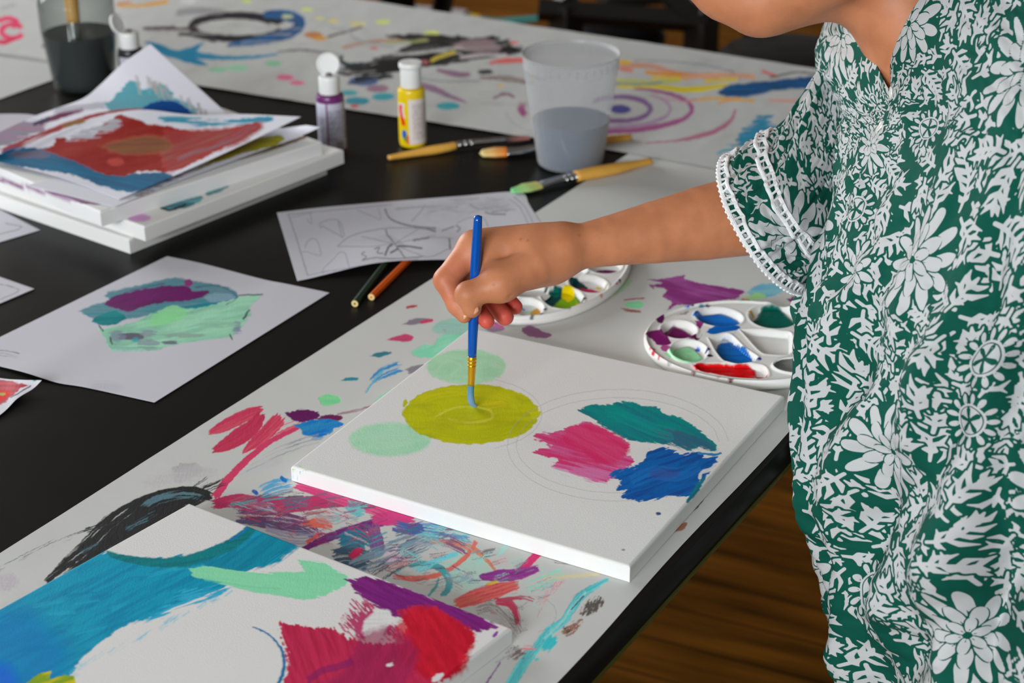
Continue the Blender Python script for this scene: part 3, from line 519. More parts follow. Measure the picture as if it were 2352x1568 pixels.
K([(885, 480), (892, 498), (912, 510), (950, 520), (1000, 524)], 3.5, (116, 116, 122)); K([(945, 508), (972, 478), (975, 470)], 2.5); K([(955, 550), (1000, 545), (1040, 548)], 2); K([(905, 562), (950, 580), (985, 590), (1030, 572)], 2.2); K([(915, 565), (940, 566), (968, 570)], 4, (104, 104, 110)); K([(860, 572), (872, 568), (866, 580), (880, 582)], 2.5, (110, 110, 116)); K([(885, 586), (892, 568), (900, 562)], 4, (96, 96, 100)); K([(898, 580), (912, 572)], 4, (90, 90, 96)); K([(838, 578), (830, 584), (842, 590), (832, 598), (860, 592), (900, 594), (970, 590)], 2.5, (124, 124, 130)); K([(950, 552), (985, 546)], 3.4, (110, 110, 118)); K([(980, 526), (1000, 532)], 3, (110, 110, 116)); K([(1032, 548), (1034, 572)], 3.5, (110, 110, 116)); K([(1016, 530), (1030, 524), (1042, 520)], 3, (130, 130, 136)); K([(1048, 518), (1056, 524), (1050, 532)], 3, (120, 120, 126)); K([(1115, 488), (1135, 492), (1160, 492)], 3.5, (120, 120, 126)); K([(1130, 486), (1150, 484)], 3, (120, 120, 126))
K([(910, 480), (950, 476), (1000, 474)], 5, (160, 160, 168), dry=.4)
for k in range(70):
    a = _rng.rand(4); x = 975+190*a[0]; y = 455+a[1]*34+(0 if a[0] > .3 else 16); K([(x, y), (x+10+22*a[2], y-6+12*a[3])], 3, (150, 150, 158), dry=.45, al=.75)
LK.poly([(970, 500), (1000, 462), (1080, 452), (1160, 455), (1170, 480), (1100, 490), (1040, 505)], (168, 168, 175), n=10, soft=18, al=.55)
LK.ell(1020, 496, 36, 12, (182, 181, 188), soft=4); K([(1170, 458), (1195, 478), (1215, 520)], 2.5); K([(1180, 452), (1205, 475), (1228, 520)], 2.5); K([(1050, 512), (1080, 500), (1110, 500), (1120, 520)], 2.2); K([(1080, 470), (1100, 480), (1140, 476), (1165, 485)], 4, (146, 146, 154), dry=.3)
LP = Layer(-200, 560, 800, 960, (184, 183, 190))     # letter sheet with purple, teal and mint daub
LP.poly([(180, 715), (215, 700), (255, 690), (240, 675), (320, 655), (400, 638), (440, 645), (505, 655), (545, 672), (545, 690), (500, 705), (430, 710), (340, 725), (280, 735), (225, 735)], (96, 132, 144), col2=(60, 130, 142), n=5, soft=3)
LP.poly([(240, 700), (262, 680), (310, 668), (380, 656), (430, 658), (440, 668), (480, 668), (470, 680), (430, 690), (380, 694), (330, 704), (290, 716), (262, 706)], (104, 28, 96), col2=(90, 34, 84), n=5, ang=-12)
LP.ell(505, 684, 36, 12, (120, 150, 166), n=5, soft=5); LP.poly([(420, 704), (480, 695), (545, 690), (500, 705), (440, 715)], (20, 124, 138), n=3)
LP.poly([(210, 738), (225, 725), (262, 715), (290, 730), (262, 745), (232, 746)], (0, 112, 116), col2=(20, 130, 136), n=4)
LP.poly([(225, 755), (290, 745), (350, 720), (400, 702), (430, 710), (480, 702), (560, 680), (600, 676), (575, 705), (572, 730), (545, 760), (530, 775), (470, 782), (400, 792), (360, 804), (300, 806), (255, 805), (245, 785)], (150, 202, 172), col2=(128, 182, 156), n=6, sc=9, ang=-12, str_=(60, 5))
LP.poly([(350, 725), (395, 703), (425, 712), (430, 725), (380, 745), (340, 745)], (140, 220, 150), n=5, soft=9, al=.8)
for x, y, rx, ry, c in ((300, 772, 32, 11, (84, 30, 88)), (270, 775, 20, 16, (120, 130, 150)), (340, 790, 26, 12, (126, 140, 150)), (390, 786, 20, 8, (90, 60, 106)), (420, 770, 50, 6, (126, 150, 140)), (545, 752, 10, 16, (120, 120, 150)), (312, 780, 9, 7, (60, 150, 160)), (340, 765, 20, 9, (130, 136, 150)), (290, 798, 36, 8, (130, 170, 168)), (500, 745, 50, 8, (132, 178, 152))): LP.ell(x, y, rx, ry, c, n=5, soft=5, al=.8, dry=.1)
LP.stroke([(250, 690), (300, 668), (380, 650)], 2, (80, 40, 90), al=.7); LP.stroke([(450, 660), (500, 656), (545, 680), (520, 700)], 2, (60, 70, 90), al=.7); LP.stroke([(548, 678), (602, 676)], 3, (70, 80, 90), dry=.3); LP.ell(433, 650, 9, 9, (130, 50, 110), n=4); LP.stroke([(572, 712), (560, 732)], 4, (60, 70, 80), dry=.5); LP.stroke([(228, 748), (236, 760)], 3, (50, 60, 70)); LP.stroke([(528, 768), (534, 780)], 3, (50, 60, 60), dry=.3); LP.stroke([(252, 775), (258, 790)], 3, (60, 50, 70))
for i, y in enumerate((806, 813, 818)): LP.stroke([(-6, y-2), (14, y), (42-3*i, y+6)], 3.4 if i == 0 else 2.2, (96, 96, 104) if i == 0 else (140, 140, 148), dry=.62, bris=1)
LP.ell(240, 890, 40, 12, (174, 173, 180), soft=14, al=.7)
LQ = Layer(-200, 840, 140, 1100, (204, 203, 210))    # small red painted sheet at the left edge
LQ.poly([(-120, 890), (0, 872), (30, 878), (70, 886), (45, 892), (20, 915), (-10, 935), (-120, 980)], (176, 66, 76), col2=(150, 50, 60), n=5); LQ.poly([(-60, 905), (20, 897), (18, 910), (-5, 922), (-60, 930)], (200, 30, 30), n=4); LQ.stroke([(25, 912), (50, 898), (70, 886)], 3, (90, 60, 70), dry=.3); LQ.ell(5, 905, 8, 3, (150, 160, 80), n=2); LQ.ell(80, 874, 4, 2, (60, 160, 160))
LY = Layer(-200, 60, 760, 480, (214, 213, 222))      # curled sheets on the stack
LY.poly([(-80, 300), (40, 275), (95, 280), (110, 300), (60, 320), (0, 345), (-80, 360)], (170, 160, 180), col2=(190, 150, 172), n=8, soft=6, dry=.2)
LY.stroke([(85, 285), (140, 265), (195, 250)], [8, 14, 8], (120, 44, 88), dry=.2); LY.stroke([(80, 285), (110, 272)], 8, (70, 60, 100)); LY.stroke([(120, 255), (200, 245), (250, 240)], 14, (176, 172, 184), al=.6)
LY.poly([(240, 236), (262, 225), (280, 205), (300, 185), (315, 192), (330, 205), (370, 195), (395, 210), (400, 225), (440, 240), (455, 262), (400, 262), (330, 250), (290, 258), (250, 252)], (90, 184, 200), col2=(120, 176, 190), n=7, sc=9, soft=3)
for k in range(34):
    a = _rng.rand(3); x = 310+165*a[0]; y = 170+(x-330)*.5*(x > 330)+26*a[1]; LY.stroke([(x, y), (x+5, y+14+10*a[2])], 7, (176, 170, 168), dry=.55, al=.75)
LY.poly([(315, 258), (345, 238), (375, 231), (410, 236), (440, 262), (400, 264), (350, 262)], (8, 78, 156), n=3)
LY.stroke([(0, 352), (60, 325), (150, 288), (230, 262), (300, 252), (330, 250)], [16, 12, 12, 9, 6, 3], (176, 62, 66), dry=.25); LY.stroke([(140, 290), (200, 276)], 10, (160, 116, 60), dry=.1); LY.stroke([(0, 355), (50, 338)], 10, (40, 90, 150), dry=.2)
# front curled sheet (below its upper edge)
LZ = Layer(-200, 200, 760, 500, (208, 207, 216))
LZ.poly([(-40, 355), (60, 340), (110, 345), (170, 360), (230, 395), (300, 400), (360, 395), (400, 405), (370, 425), (300, 440), (230, 425), (160, 400), (60, 385), (-40, 370)], (54, 110, 152), col2=(40, 130, 172), n=8, soft=3, ang=12)
LZ.poly([(0, 350), (70, 345), (130, 335), (110, 360), (40, 365)], (120, 116, 140), n=8, dry=.3)
LZ.poly([(400, 262), (460, 272), (520, 275), (580, 270), (630, 268), (620, 280), (550, 288), (470, 290), (390, 285), (360, 270)], (94, 184, 206), col2=(60, 160, 196), n=6, dry=.15)
LZ.poly([(100, 345), (125, 335), (130, 318), (180, 318), (225, 305), (235, 288), (265, 270), (262, 264), (300, 268), (340, 285), (380, 288), (440, 300), (520, 296), (580, 282), (600, 290), (560, 320), (500, 345), (440, 375), (390, 395), (330, 392), (280, 405), (235, 398), (205, 385), (170, 370), (140, 360)], (168, 40, 36), col2=(176, 56, 50), n=7, sc=10, ang=-10, str_=(50, 6))
LZ.poly([(380, 300), (450, 300), (560, 290), (610, 282), (560, 325), (490, 350), (430, 375), (385, 395), (370, 350)], (172, 66, 66), col2=(160, 100, 90), n=8, soft=12, al=.8, ang=-20, str_=(50, 4))
LZ.poly([(230, 335), (290, 318), (350, 312), (390, 325), (385, 345), (330, 355), (270, 352)], (150, 104, 66), col2=(136, 92, 70), n=7, soft=10, al=.85)
LZ.stroke([(590, 285), (530, 318), (450, 350), (400, 372)], 12, (130, 110, 124), dry=.6, al=.7); LZ.ell(250, 300, 14, 5, (210, 150, 150), n=4, al=.5, soft=5); LZ.ell(265, 372, 20, 9, (200, 90, 84), n=5, al=.5, soft=6)
LZ.poly([(180, 300), (225, 285), (262, 270), (280, 285), (260, 300), (215, 318), (150, 325)], (196, 196, 206), n=7, dry=.35, soft=4)
L2 = Layer(-200, 360, 800, 600, (204, 203, 200))     # tops of the stacked canvases
L2.ell(320, 500, 26, 9, (190, 140, 186), n=3, soft=4); L2.poly([(368, 478), (390, 465), (440, 455), (465, 450), (455, 465), (420, 478), (385, 482)], (60, 110, 120), col2=(110, 180, 190), n=4); L2.stroke([(372, 478), (395, 482), (425, 470)], 5, (20, 26, 30)); L2.stroke([(400, 455), (440, 450)], 6, (30, 40, 44)); L2.stroke([(470, 448), (500, 436), (530, 424)], [10, 12, 6], (74, 130, 140), dry=.2)
L3 = Layer(-200, 300, 800, 560, (204, 203, 202))
L3.poly([(-100, 405), (0, 410), (60, 425), (120, 440), (200, 445), (246, 462), (235, 470), (190, 468), (140, 455), (80, 440), (0, 420), (-100, 415)], (110, 64, 100), col2=(170, 150, 170), n=4, ang=14); L3.stroke([(250, 470), (420, 395), (600, 350), (700, 315)], 7, (110, 80, 60), dry=.5)
for _l in (LY, LZ): _l.rgb *= (1-.42*_l.a)[..., None]
LO = Layer(100, 200, 800, 520, (212, 211, 220))      # sheet with olive paint under the curled one
LO.poly([(470, 378), (520, 345), (560, 325), (620, 312), (655, 315), (630, 335), (560, 352), (500, 372), (440, 395)], (150, 142, 22), col2=(130, 124, 40), n=4)
LO.poly([(290, 460), (380, 415), (470, 375), (480, 372), (430, 400), (330, 448)], (120, 116, 120), n=6, dry=.4)
# ------------------------------------------------------------------ room
UD = np.array([0.515, 0.857]); UD /= np.linalg.norm(UD); VD = np.array([-UD[1], UD[0]])
O2 = np.array([0.2535, 1.3435])
def tp(s, t, z=0.0):
    """table coordinates: s along the right hand edge (away from the camera), t across to the left"""
    s = np.asarray(s, float); t = np.asarray(t, float); z = np.asarray(z, float)+0*s*t
    return np.stack([O2[0]+UD[0]*s+VD[0]*t, O2[1]+UD[1]*s+VD[1]*t, TZ+z], -1)
TANG = math.atan2(UD[1], UD[0])

def floor_mat():
    mt, nt, lk, b = mat_new('dark_wood_floor'); tc = nt.new('ShaderNodeTexCoord')
    mp = nt.new('ShaderNodeMapping'); mp.inputs['Rotation'].default_value = (0, 0, 0.45); lk.new(tc.outputs['Object'], mp.inputs[0])
    br = nt.new('ShaderNodeTexBrick'); br.inputs['Scale'].default_value = 1.0; br.inputs['Brick Width'].default_value = 0.9; br.inputs['Row Height'].default_value = 0.085
    br.inputs['Mortar Size'].default_value = 0.0015; br.inputs['Color1'].default_value = (0.20, 0.078, 0.008, 1); br.inputs['Color2'].default_value = (0.15, 0.055, 0.006, 1); br.inputs['Mortar'].default_value = (0.02, 0.01, 0.004, 1)
    lk.new(mp.outputs[0], br.inputs['Vector'])
    n = nt.new('ShaderNodeTexNoise'); n.inputs['Scale'].default_value = 3; n.inputs['Detail'].default_value = 6; mp2 = nt.new('ShaderNodeMapping'); mp2.inputs['Scale'].default_value = (1.2, 11, 1); lk.new(mp.outputs[0], mp2.inputs[0]); lk.new(mp2.outputs[0], n.inputs['Vector'])
    cr = nt.new('ShaderNodeMix'); cr.data_type = 'RGBA'; cr.blend_type = 'MULTIPLY'; cr.inputs['Factor'].default_value = 0.8
    rp = nt.new('ShaderNodeValToRGB'); rp.color_ramp.elements[0].color = (0.25, 0.25, 0.25, 1); rp.color_ramp.elements[1].color = (1.5, 1.4, 1.3, 1); rp.color_ramp.elements[0].position = 0.3; rp.color_ramp.elements[1].position = 0.7
    lk.new(n.outputs[0], rp.inputs[0]); lk.new(br.outputs[0], cr.inputs['A']); lk.new(rp.outputs[0], cr.inputs['B']); lk.new(cr.outputs['Result'], b.inputs['Base Color'])
    b.inputs['Roughness'].default_value = 0.55; b.inputs['Specular IOR Level'].default_value = 0.05
    return mt
def plane_mesh(name, pts, mat, kind='structure'):
    me = bpy.data.meshes.new(name); me.from_pydata([tuple(p) for p in pts], [], [tuple(range(len(pts)))]); me.update()
    o = link(name, me, mat); o['kind'] = kind; return o
MB().box((0, 2.5, -0.05), (7.2, 11.0, 0.1)).build('floor', floor_mat(), smooth=False)['kind'] = 'structure'
M_wall = simple('painted_wall', (120, 117, 112), 0.85, bump=(60, 0.05), k=1.0)
wl = MB()                                     # left wall: two window openings, plus a made-up third for the far-floor fill
for y0, y1, z0, z1 in ((-3, -2.1, 0, 3), (-2.1, 0.3, 0, .8), (-2.1, .3, 2.7, 3), (.3, 3.2, 0, 3), (3.2, 5.2, 0, 1.35), (3.2, 5.2, 2.85, 3), (5.2, 5.8, 0, 3), (5.8, 7.4, 0, 1.2), (5.8, 7.4, 2.6, 3), (7.4, 8, 0, 3)): wl.box((-3.65, (y0+y1)/2, (z0+z1)/2), (.1, y1-y0, z1-z0))
wl.build('wall_left', M_wall, smooth=False)['kind'] = 'structure'
MB().box((0, 8.05, 1.5), (7.4, .1, 3)).build('wall_back', M_wall, smooth=False)['kind'] = 'structure'
MB().box((3.65, 2.5, 1.5), (.1, 11.0, 3)).build('wall_right', M_wall, smooth=False)['kind'] = 'structure'
wf = MB()
for x0, x1, z0, z1 in ((-3.7, -3.2, 0, 3), (-3.2, -.6, 0, 1.5), (-3.2, -.6, 2.75, 3), (-.6, 3.7, 0, 3)): wf.box(((x0+x1)/2, -3.05, (z0+z1)/2), (x1-x0, .1, z1-z0))
wf.build('wall_front', M_wall, smooth=False)['kind'] = 'structure'
MB().box((0, 2.5, 3.05), (7.4, 11.2, .1)).build('ceiling', simple('painted_ceiling', (165, 162, 156), .9, k=1.0), smooth=False)['kind'] = 'structure'
M_white_wood = simple('white_window_wood', (190, 188, 182), 0.5)
for k, (y0, y1, z0, z1) in enumerate(((-2.1, .3, .8, 2.7), (3.2, 5.2, 1.35, 2.85), (5.8, 7.4, 1.2, 2.6))):  # last frame is made up, added to go with the far-floor fill lamp
    f = MB()
    for z in (z0+.03, z1-.03, (z0+z1)/2): f.box((-3.65, (y0+y1)/2, z), (.06, y1-y0, .05))
    for y in (y0+.03, y1-.03, (y0+y1)/2): f.box((-3.65, y, (z0+z1)/2), (.05, .05, z1-z0))
    f.build('window_%d' % (k+1), M_white_wood, smooth=False)['kind'] = 'structure'
f = MB()
for z in (1.53, 2.12, 2.72): f.box((-1.9, -3.05, z), (2.6, .06, .05))
for x in (-3.17, -1.9, -.63): f.box((x, -3.05, 2.125), (.05, .05, 1.25))
f.build('window_4', M_white_wood, smooth=False)['kind'] = 'structure'

# ------------------------------------------------------------------ table
def table_mat():
    mt, nt, lk, b = mat_new('black_laminate'); b.inputs['Base Color'].default_value = (0.0105, 0.0098, 0.0092, 1)
    n, bb = noise_bump(nt, lk, b, 420, 0.05, 0.0004, 2)
    tc = nt.new('ShaderNodeTexCoord'); n2 = nt.new('ShaderNodeTexNoise'); n2.inputs['Scale'].default_value = 14; n2.inputs['Detail'].default_value = 8; lk.new(tc.outputs['Object'], n2.inputs['Vector'])
    mr = nt.new('ShaderNodeMapRange'); mr.inputs['To Min'].default_value = 0.27; mr.inputs['To Max'].default_value = 0.42; lk.new(n2.outputs[0], mr.inputs['Value']); lk.new(mr.outputs[0], b.inputs['Roughness'])
    v = nt.new('ShaderNodeTexVoronoi'); v.inputs['Scale'].default_value = 30; lk.new(tc.outputs['Object'], v.inputs['Vector'])
    rp = nt.new('ShaderNodeValToRGB'); rp.color_ramp.elements[0].color = (0.10, 0.10, 0.095, 1); rp.color_ramp.elements[0].position = 0.012; rp.color_ramp.elements[1].color = (0.0105, 0.0098, 0.0092, 1); rp.color_ramp.elements[1].position = 0.03
    lk.new(v.outputs['Distance'], rp.inputs[0]); lk.new(rp.outputs[0], b.inputs['Base Color'])
    b.inputs['Specular IOR Level'].default_value = 0.09
    return mt
TAB_T = 0.027
table = empty('work_table', tuple(tp(0.0, 1.0, -TZ)), TANG, 'large black laminate work table covered with paint marked paper', 'table')
M_lam = table_mat()
tt = MB(); c = tp((-1.25+.972)/2, (1.95-.006)/2, -TAB_T/2); tt.box(c, (.972+1.25, 1.95+.006, TAB_T), TANG); tt.build('tabletop', M_lam, table, bevel=.0015)
te = MB(); te.box(tp((-1.25+.972)/2, -.0068, -TAB_T+.0012), (.972+1.25, .0016, .0024), TANG); te.build('edge_trim', simple('olive_edge_trim', (70, 66, 10), 0.5), table, smooth=False)['label'] = 'thin olive strip along the lower table edge'
M_blackmetal = simple('black_metal', (16, 16, 16), 0.35, metal=0.2)
for s, t in ((-1.15, .08), (.87, .08), (-1.15, 1.86), (.87, 1.86)):
    MB().box(tp(s, t, -TZ/2-TAB_T/2), (.05, .05, TZ-TAB_T), TANG).build('leg', M_blackmetal, table, bevel=.003)
ap = MB()
for t in (.10, 1.84): ap.box(tp(-.14, t, -TAB_T-.035), (2.0, .02, .07), TANG)
ap.build('apron', M_blackmetal, table, smooth=False)

# ------------------------------------------------------------------ paper on the table
M_paper = painted('painted_roll_paper', rough=0.8, weave=260, wstr=0.10, prelief=0.35)
def sheet(name, ss, ts, z, lay, wr=0.0005, sk=None, label=None, cat=None):
    Sg, Tg = np.meshgrid(ss, ts, indexing='ij'); P = tp(Sg, Tg, z)
    P[..., 2] += wr*(fbm(Sg*9, Tg*14, 3)*1.6+0.5*fbm(Sg*40, Tg*25, 8)-1.0)
    if sk is not None: P[..., :2] += sk(Sg, Tg)
    px, py = proj(P); col = lay.sample(px, py)
    me = mesh_np(name, P, grid_faces(len(ss), len(ts)), col=col.reshape(-1, 4)); o = link(name, me, M_paper)
    return tag(o, label, cat)
ssA = np.unique(np.r_[np.arange(-1.2, -.62, .006), np.arange(-.62, .25, .00085), np.arange(.25, .90, .0016)])
edgeA = lambda S_, T_: (UD[None, None, :]*0 + VD[None, None, :]*((T_ < .003)*(0.0012*np.sin(S_*19)+.001*np.sin(S_*7+1)))[..., None])
sheet('table_paper', ssA, np.arange(0, .4461, .00078), .0008, LA, .0005, edgeA, 'long strip of white paper streaked with paint along the near table edge', 'paper')
sheet('table_paper', np.arange(.529, .972, .0022), np.r_[np.arange(-.002, 1.7, .0017), 1.95], .0020, LB, .0016, lambda S_, T_: -UD[None, None, :]*(0.07*np.clip(T_-.446, 0, 2)*(1-(S_-.529)/.44))[..., None],
      'white paper strip with swirls, splashes and black daubs across the far table end', 'paper')
LC = Layer(-300, 100, 300, 400, (170, 170, 168))
sheet('table_paper', np.arange(-1.2, .62, .004), np.arange(1.283, 1.74, .004), .0008, LC, .0006, None, 'plain white paper strip at the left behind the glass jar', 'paper')

# ------------------------------------------------------------------ canvases
M_canvas = painted('primed_canvas', rough=0.82, weave=1100, wstr=0.20, prelief=0.22)
def canvas(name, L_, B_, R_, T_, z0, th, lay, res, base, label, vis=(1, 1), r=0.0022):
    """four top corners as world xy; box with rolled edges; painted face and sides in one mesh"""
    L_, B_, R_, T_ = [np.asarray(q, float)[:2] for q in (L_, B_, R_, T_)]
    def prof(n):
        L = 0.305; a = np.linspace(0, np.pi/2, 5); ri = r*(1-np.sin(a))/L
        e = np.r_[ri[::-1][:-1]*1.0, r/L]; d = r*(1-np.cos(a))[::-1]
        edge = np.r_[np.zeros(4), ri[::-1]]; drop = np.r_[np.linspace(th, r*1.2, 4), d]
        mid = np.linspace(r/L, 1-r/L, n)[1:-1]
        return np.r_[edge, mid, 1-edge[::-1]], np.r_[drop, np.zeros(n-2), drop[::-1]]
    u, du = prof(res); v, dv = prof(res); U, V = np.meshgrid(u, v, indexing='ij'); DU, DV = np.meshgrid(du, dv, indexing='ij')
    X = (L_*((1-U)*(1-V))[..., None] + B_*(U*(1-V))[..., None] + R_*(U*V)[..., None] + T_*((1-U)*V)[..., None])
    drop = np.maximum(DU, DV)
    Z = TZ+z0+th-drop; P = np.concatenate([X, Z[..., None]], 2)
    side = drop > r*.99
    # cloth tucks on the sides
    px, py = proj(P); col = lay.sample(px, py)
    isF = (DV >= DU) & (V < .5); isR = (DU > DV) & (U > .5)
    hide = side & ~((isF & bool(vis[0])) | (isR & bool(vis[1])))
    bc = np.r_[alb(base), 0.0]; col[hide] = bc
    me = mesh_np(name, P, grid_faces(len(u), len(v)), col=col.reshape(-1, 4)); o = link(name, me, M_canvas)
    bb = MB(); zb = z0+TZ+.0004
    o2 = tag(o, label, 'canvas'); return o2
TH = .0148
cL, cB, cR, cT = at(668, 1070, TH), at(1447, 1301, TH), at(1802, 908, TH), at(1081, 751, TH)
canvas('stretched_canvas', cL, cB, cR, cT, .0012, TH-.0012, LM, 640, (203, 202, 200), 'square canvas being painted with an olive disc, mint, pink and blue patches')
q1, q0 = at(1176, 1441, TH)[:2], at(435, 1154, TH)[:2]; e1 = (q1-q0)/np.linalg.norm(q1-q0); e2 = at(0, 1396, TH)[:2]-q0; e2 /= np.linalg.norm(e2)
Lw = np.linalg.norm(q1-q0)
canvas('stretched_canvas', q0+e2*Lw, q1+e2*Lw, q1, q0, .0012, TH-.0012, LL, 560, (208, 206, 204), 'canvas at the bottom left painted turquoise, mint, purple and crimson')
def stackc(N, R, z, lay, res, base, label, th=.017):
    n = at(N[0], N[1], z+th)[:2]; r_ = at(R[0], R[1], z+th)[:2]; d = r_-n; d /= np.linalg.norm(d); l = np.array([-d[1], d[0]])
    r_ = n+d*.305; canvas('stretched_canvas', n+l*.305, n, r_, r_+l*.305, z, th, lay, res, base, label)['group'] = None or 'canvases stacked under the curled paintings'
stackc((296, 549), (742, 372), .0002, L2, 150, (200, 199, 196), 'white canvas at the very bottom of the stack, sticking out towards the left')
stackc((331, 520), (761, 354), .0174, L2, 260, (204, 203, 200), 'middle canvas of the stack with a lilac spot and a teal and black mark')
stackc((230, 486), (704, 335), .0346, L3, 260, (204, 203, 202), 'top canvas of the stack with a dull purple stroke along its edge')

# ------------------------------------------------------------------ loose sheets
M_sheet = painted('office_paper', rough=0.7, weave=300, wstr=0.04, prelief=0.4)
M_sheet.node_tree.nodes['Principled BSDF'].inputs['Subsurface Weight'].default_value = 0.0
def ruled(name, A, Bc, lay, nu, nv, label, cat='paper', bow=0.0, drape=None):
    A = catmull(np.array(A, float), nu); Bc = catmull(np.array(Bc, float), nu)
    PA = at(A[:, 0], A[:, 1], A[:, 2]); PB = at(Bc[:, 0], Bc[:, 1], Bc[:, 2]); t = np.linspace(0, 1, nv)[:, None, None]
    P = PA[None]*(1-t)+PB[None]*t; P[..., 2] += bow*np.sin(np.pi*t[..., 0])
    for a, b, hh, wd in (drape or []):
        d = b[:2]-a[:2]; t_ = np.clip(((P[..., :2]-a[:2])@d)/(d@d), 0, 1); ds = np.linalg.norm(P[..., :2]-a[:2]-t_[..., None]*d, axis=-1)
        q = np.clip(1-(ds-.004)/wd, 0, 1); P[..., 2] = np.maximum(P[..., 2], TZ+e+(hh-e)*q*q*(3-2*q))
    px, py = proj(P); col = lay.sample(px, py)
    me = mesh_np(name, P, grid_faces(nv, nu), col=col.reshape(-1, 4)); o = link(name, me, M_sheet)
    so = o.modifiers.new('thickness', 'SOLIDIFY'); so.thickness = 0.00015; so.offset = 0
    return tag(o, label, cat)
e = .0011
ruled('painted_sheet', [(-95, 820, e), (0, 841, e+.001), (60, 856, e+.002), (130, 878, e+.0005), (200, 890, e), (355, 924, e)], [(384, 588, e), (470, 606, e+.001), (600, 640, e), (660, 652, e+.0015), (757, 672, e)], LP, 380, 420, 'white sheet with a purple, teal and mint daub lying on the black table')
ruled('coloring_sheet', [(683, 645, e), (760, 630, e+.001), (890, 608, e+.003), (960, 606, e+.002), (1060, 601, e), (1290, 590, e)], [(636, 488, e), (760, 474, e), (940, 459, e+.001), (1060, 450, e), (1190, 441, e), (1215, 468, e)], LK, 520, 220, 'white colouring page with pencil drawn wheel under the painting hand', drape=[(at(815, 697, .0036), at(905, 580, .0036),   .0078, .075), (at(853, 682, .0036), at(965, 570, .0036), .0078, .075)])
ruled('painted_sheet', [(-90, 1010, e), (0, 953, e+.001), (40, 915, e+.004), (75, 893, e+.006), (95, 874, e+.010)], [(-90, 850, e), (0, 868, e+.004), (50, 872, e+.008), (96, 873, e+.010)], LQ, 140, 80, 'small curled sheet with red paint at the left edge')
LN = Layer(-200, 560, 140, 800, (184, 183, 190)); LN.stroke([(0, 652), (44, 666), (0, 688)], 1.6, (120, 120, 126), n=.5, soft=1)
def rsheet(name, c, a, b, la, lb, z, lay, label):
    c, a, b = at(c[0], c[1], z), at(a[0], a[1], z), at(b[0], b[1], z); u = (a-c)/np.linalg.norm(a-c); v = b-c; v = v-u*(v@u); v /= np.linalg.norm(v)
    f = lambda P: (*[float(q) for q in proj(P)], z)
    return ruled(name, [f(c), f(c+u*la)], [f(c+v*lb), f(c+u*la+v*lb)], lay, 150, 150, label)
rsheet('blank_sheet', (80, 663), (0, 697), (0, 640), .279, .216, e, LN, 'white sheet with a thin ruled corner, left edge above the purple daub sheet')
LN2 = Layer(-200, 400, 300, 640, (184, 183, 190)); LN2.stroke([(-10, 540), (50, 523), (10, 512)], 1.6, (120, 120, 126), n=.5, soft=1)
rsheet('blank_sheet', (93, 528), (0, 556), (0, 505), .279, .216, .0006, LN2, 'white sheet poking out below the stack of canvases')
z3 = .0516
ruled('blank_sheet', [(-60, 335, z3), (0, 318, z3), (60, 300, z3+.001), (110, 280, z3+.001)], [(-60, 268, z3), (0, 262, z3), (60, 262, z3), (96, 268, z3+.001)], Layer(-200, 100, 300, 420, (176, 172, 180)), 60, 30, 'greyish sheet lying furthest left at the back of the stack')
ruled('painted_sheet', [(262, 476, z3+.001), (420, 412, z3+.002), (600, 345, z3+.006), (690, 312, z3+.012), (736, 292, z3+.022)], [(60, 425, z3+.001), (300, 370, z3+.002), (520, 318, z3+.004), (640, 296, z3+.008), (704, 287, z3+.018)], LO, 260, 80, 'sheet with olive paint under the red flower painting')
ruled('painted_sheet', [(-90, 345, z3+.005), (60, 275, z3+.006), (126, 250, z3+.010), (191, 226, z3+.017), (230, 195, z3+.026), (283, 145, z3+.045), (346, 101, z3+.062)], [(-90, 385, z3+.003), (60, 360, z3+.004), (200, 330, z3+.005), (330, 300, z3+.006), (430, 285, z3+.007), (528, 266, z3+.010)], LY, 380, 240, 'curled sheet with raised corner and light blue paint at the back of the stack')
ruled('painted_sheet', [(-100, 350, z3+.004), (0, 372, z3+.005), (130, 405, z3+.004), (210, 433, z3+.002), (273, 458, z3+.002)], [(-90, 372, z3+.008), (0, 354, z3+.010), (130, 308, z3+.015), (230, 268, z3+.021), (325, 252, z3+.025), (440, 263, z3+.022), (560, 262, z3+.022), (692, 268, z3+.030)], LZ, 420, 260, 'sheet with the red flower painting on top of the stack', bow=-.002)
# ------------------------------------------------------------------ mixing palettes
M_plastic = painted('white_palette_plastic', rough=0.36, weave=30, wstr=0.02, prelief=0.25, wet=0.22)
def psd(pts, X, Y, smooth=True):
    P = np.asarray(pts, float)
    if smooth: P = catmull(np.vstack([P, P[:1]]), 6*len(P))[:-1]
    ins = np.zeros(X.shape, bool); d2 = np.full(X.shape, 1e9)
    for i in range(len(P)):
        x1, y1 = P[i]; x2, y2 = P[(i+1) % len(P)]
        if y1 != y2: ins ^= ((y1 > Y) != (y2 > Y)) & (X < (x2-x1)*(Y-y1)/(y2-y1)+x1)
        dx, dy = x2-x1, (y2-y1); t = np.clip(((X-x1)*dx+(Y-y1)*dy)/(dx*dx+dy*dy+1e-9), 0, 1); d2 = np.minimum(d2, (X-x1-t*dx)**2+((Y-y1-t*dy)*2.0)**2)
    return np.sqrt(d2)*np.where(ins, 1, -1)
def el(cx, cy, rx, ry, rot=0, n=22):
    t = np.linspace(0, 2*np.pi, n, endpoint=False); c, q = math.cos(math.radians(rot)), math.sin(math.radians(rot)); x = rx*np.cos(t); y = ry*np.sin(t)
    return np.stack([cx+x*c-y*q, cy+x*q+y*c], 1)
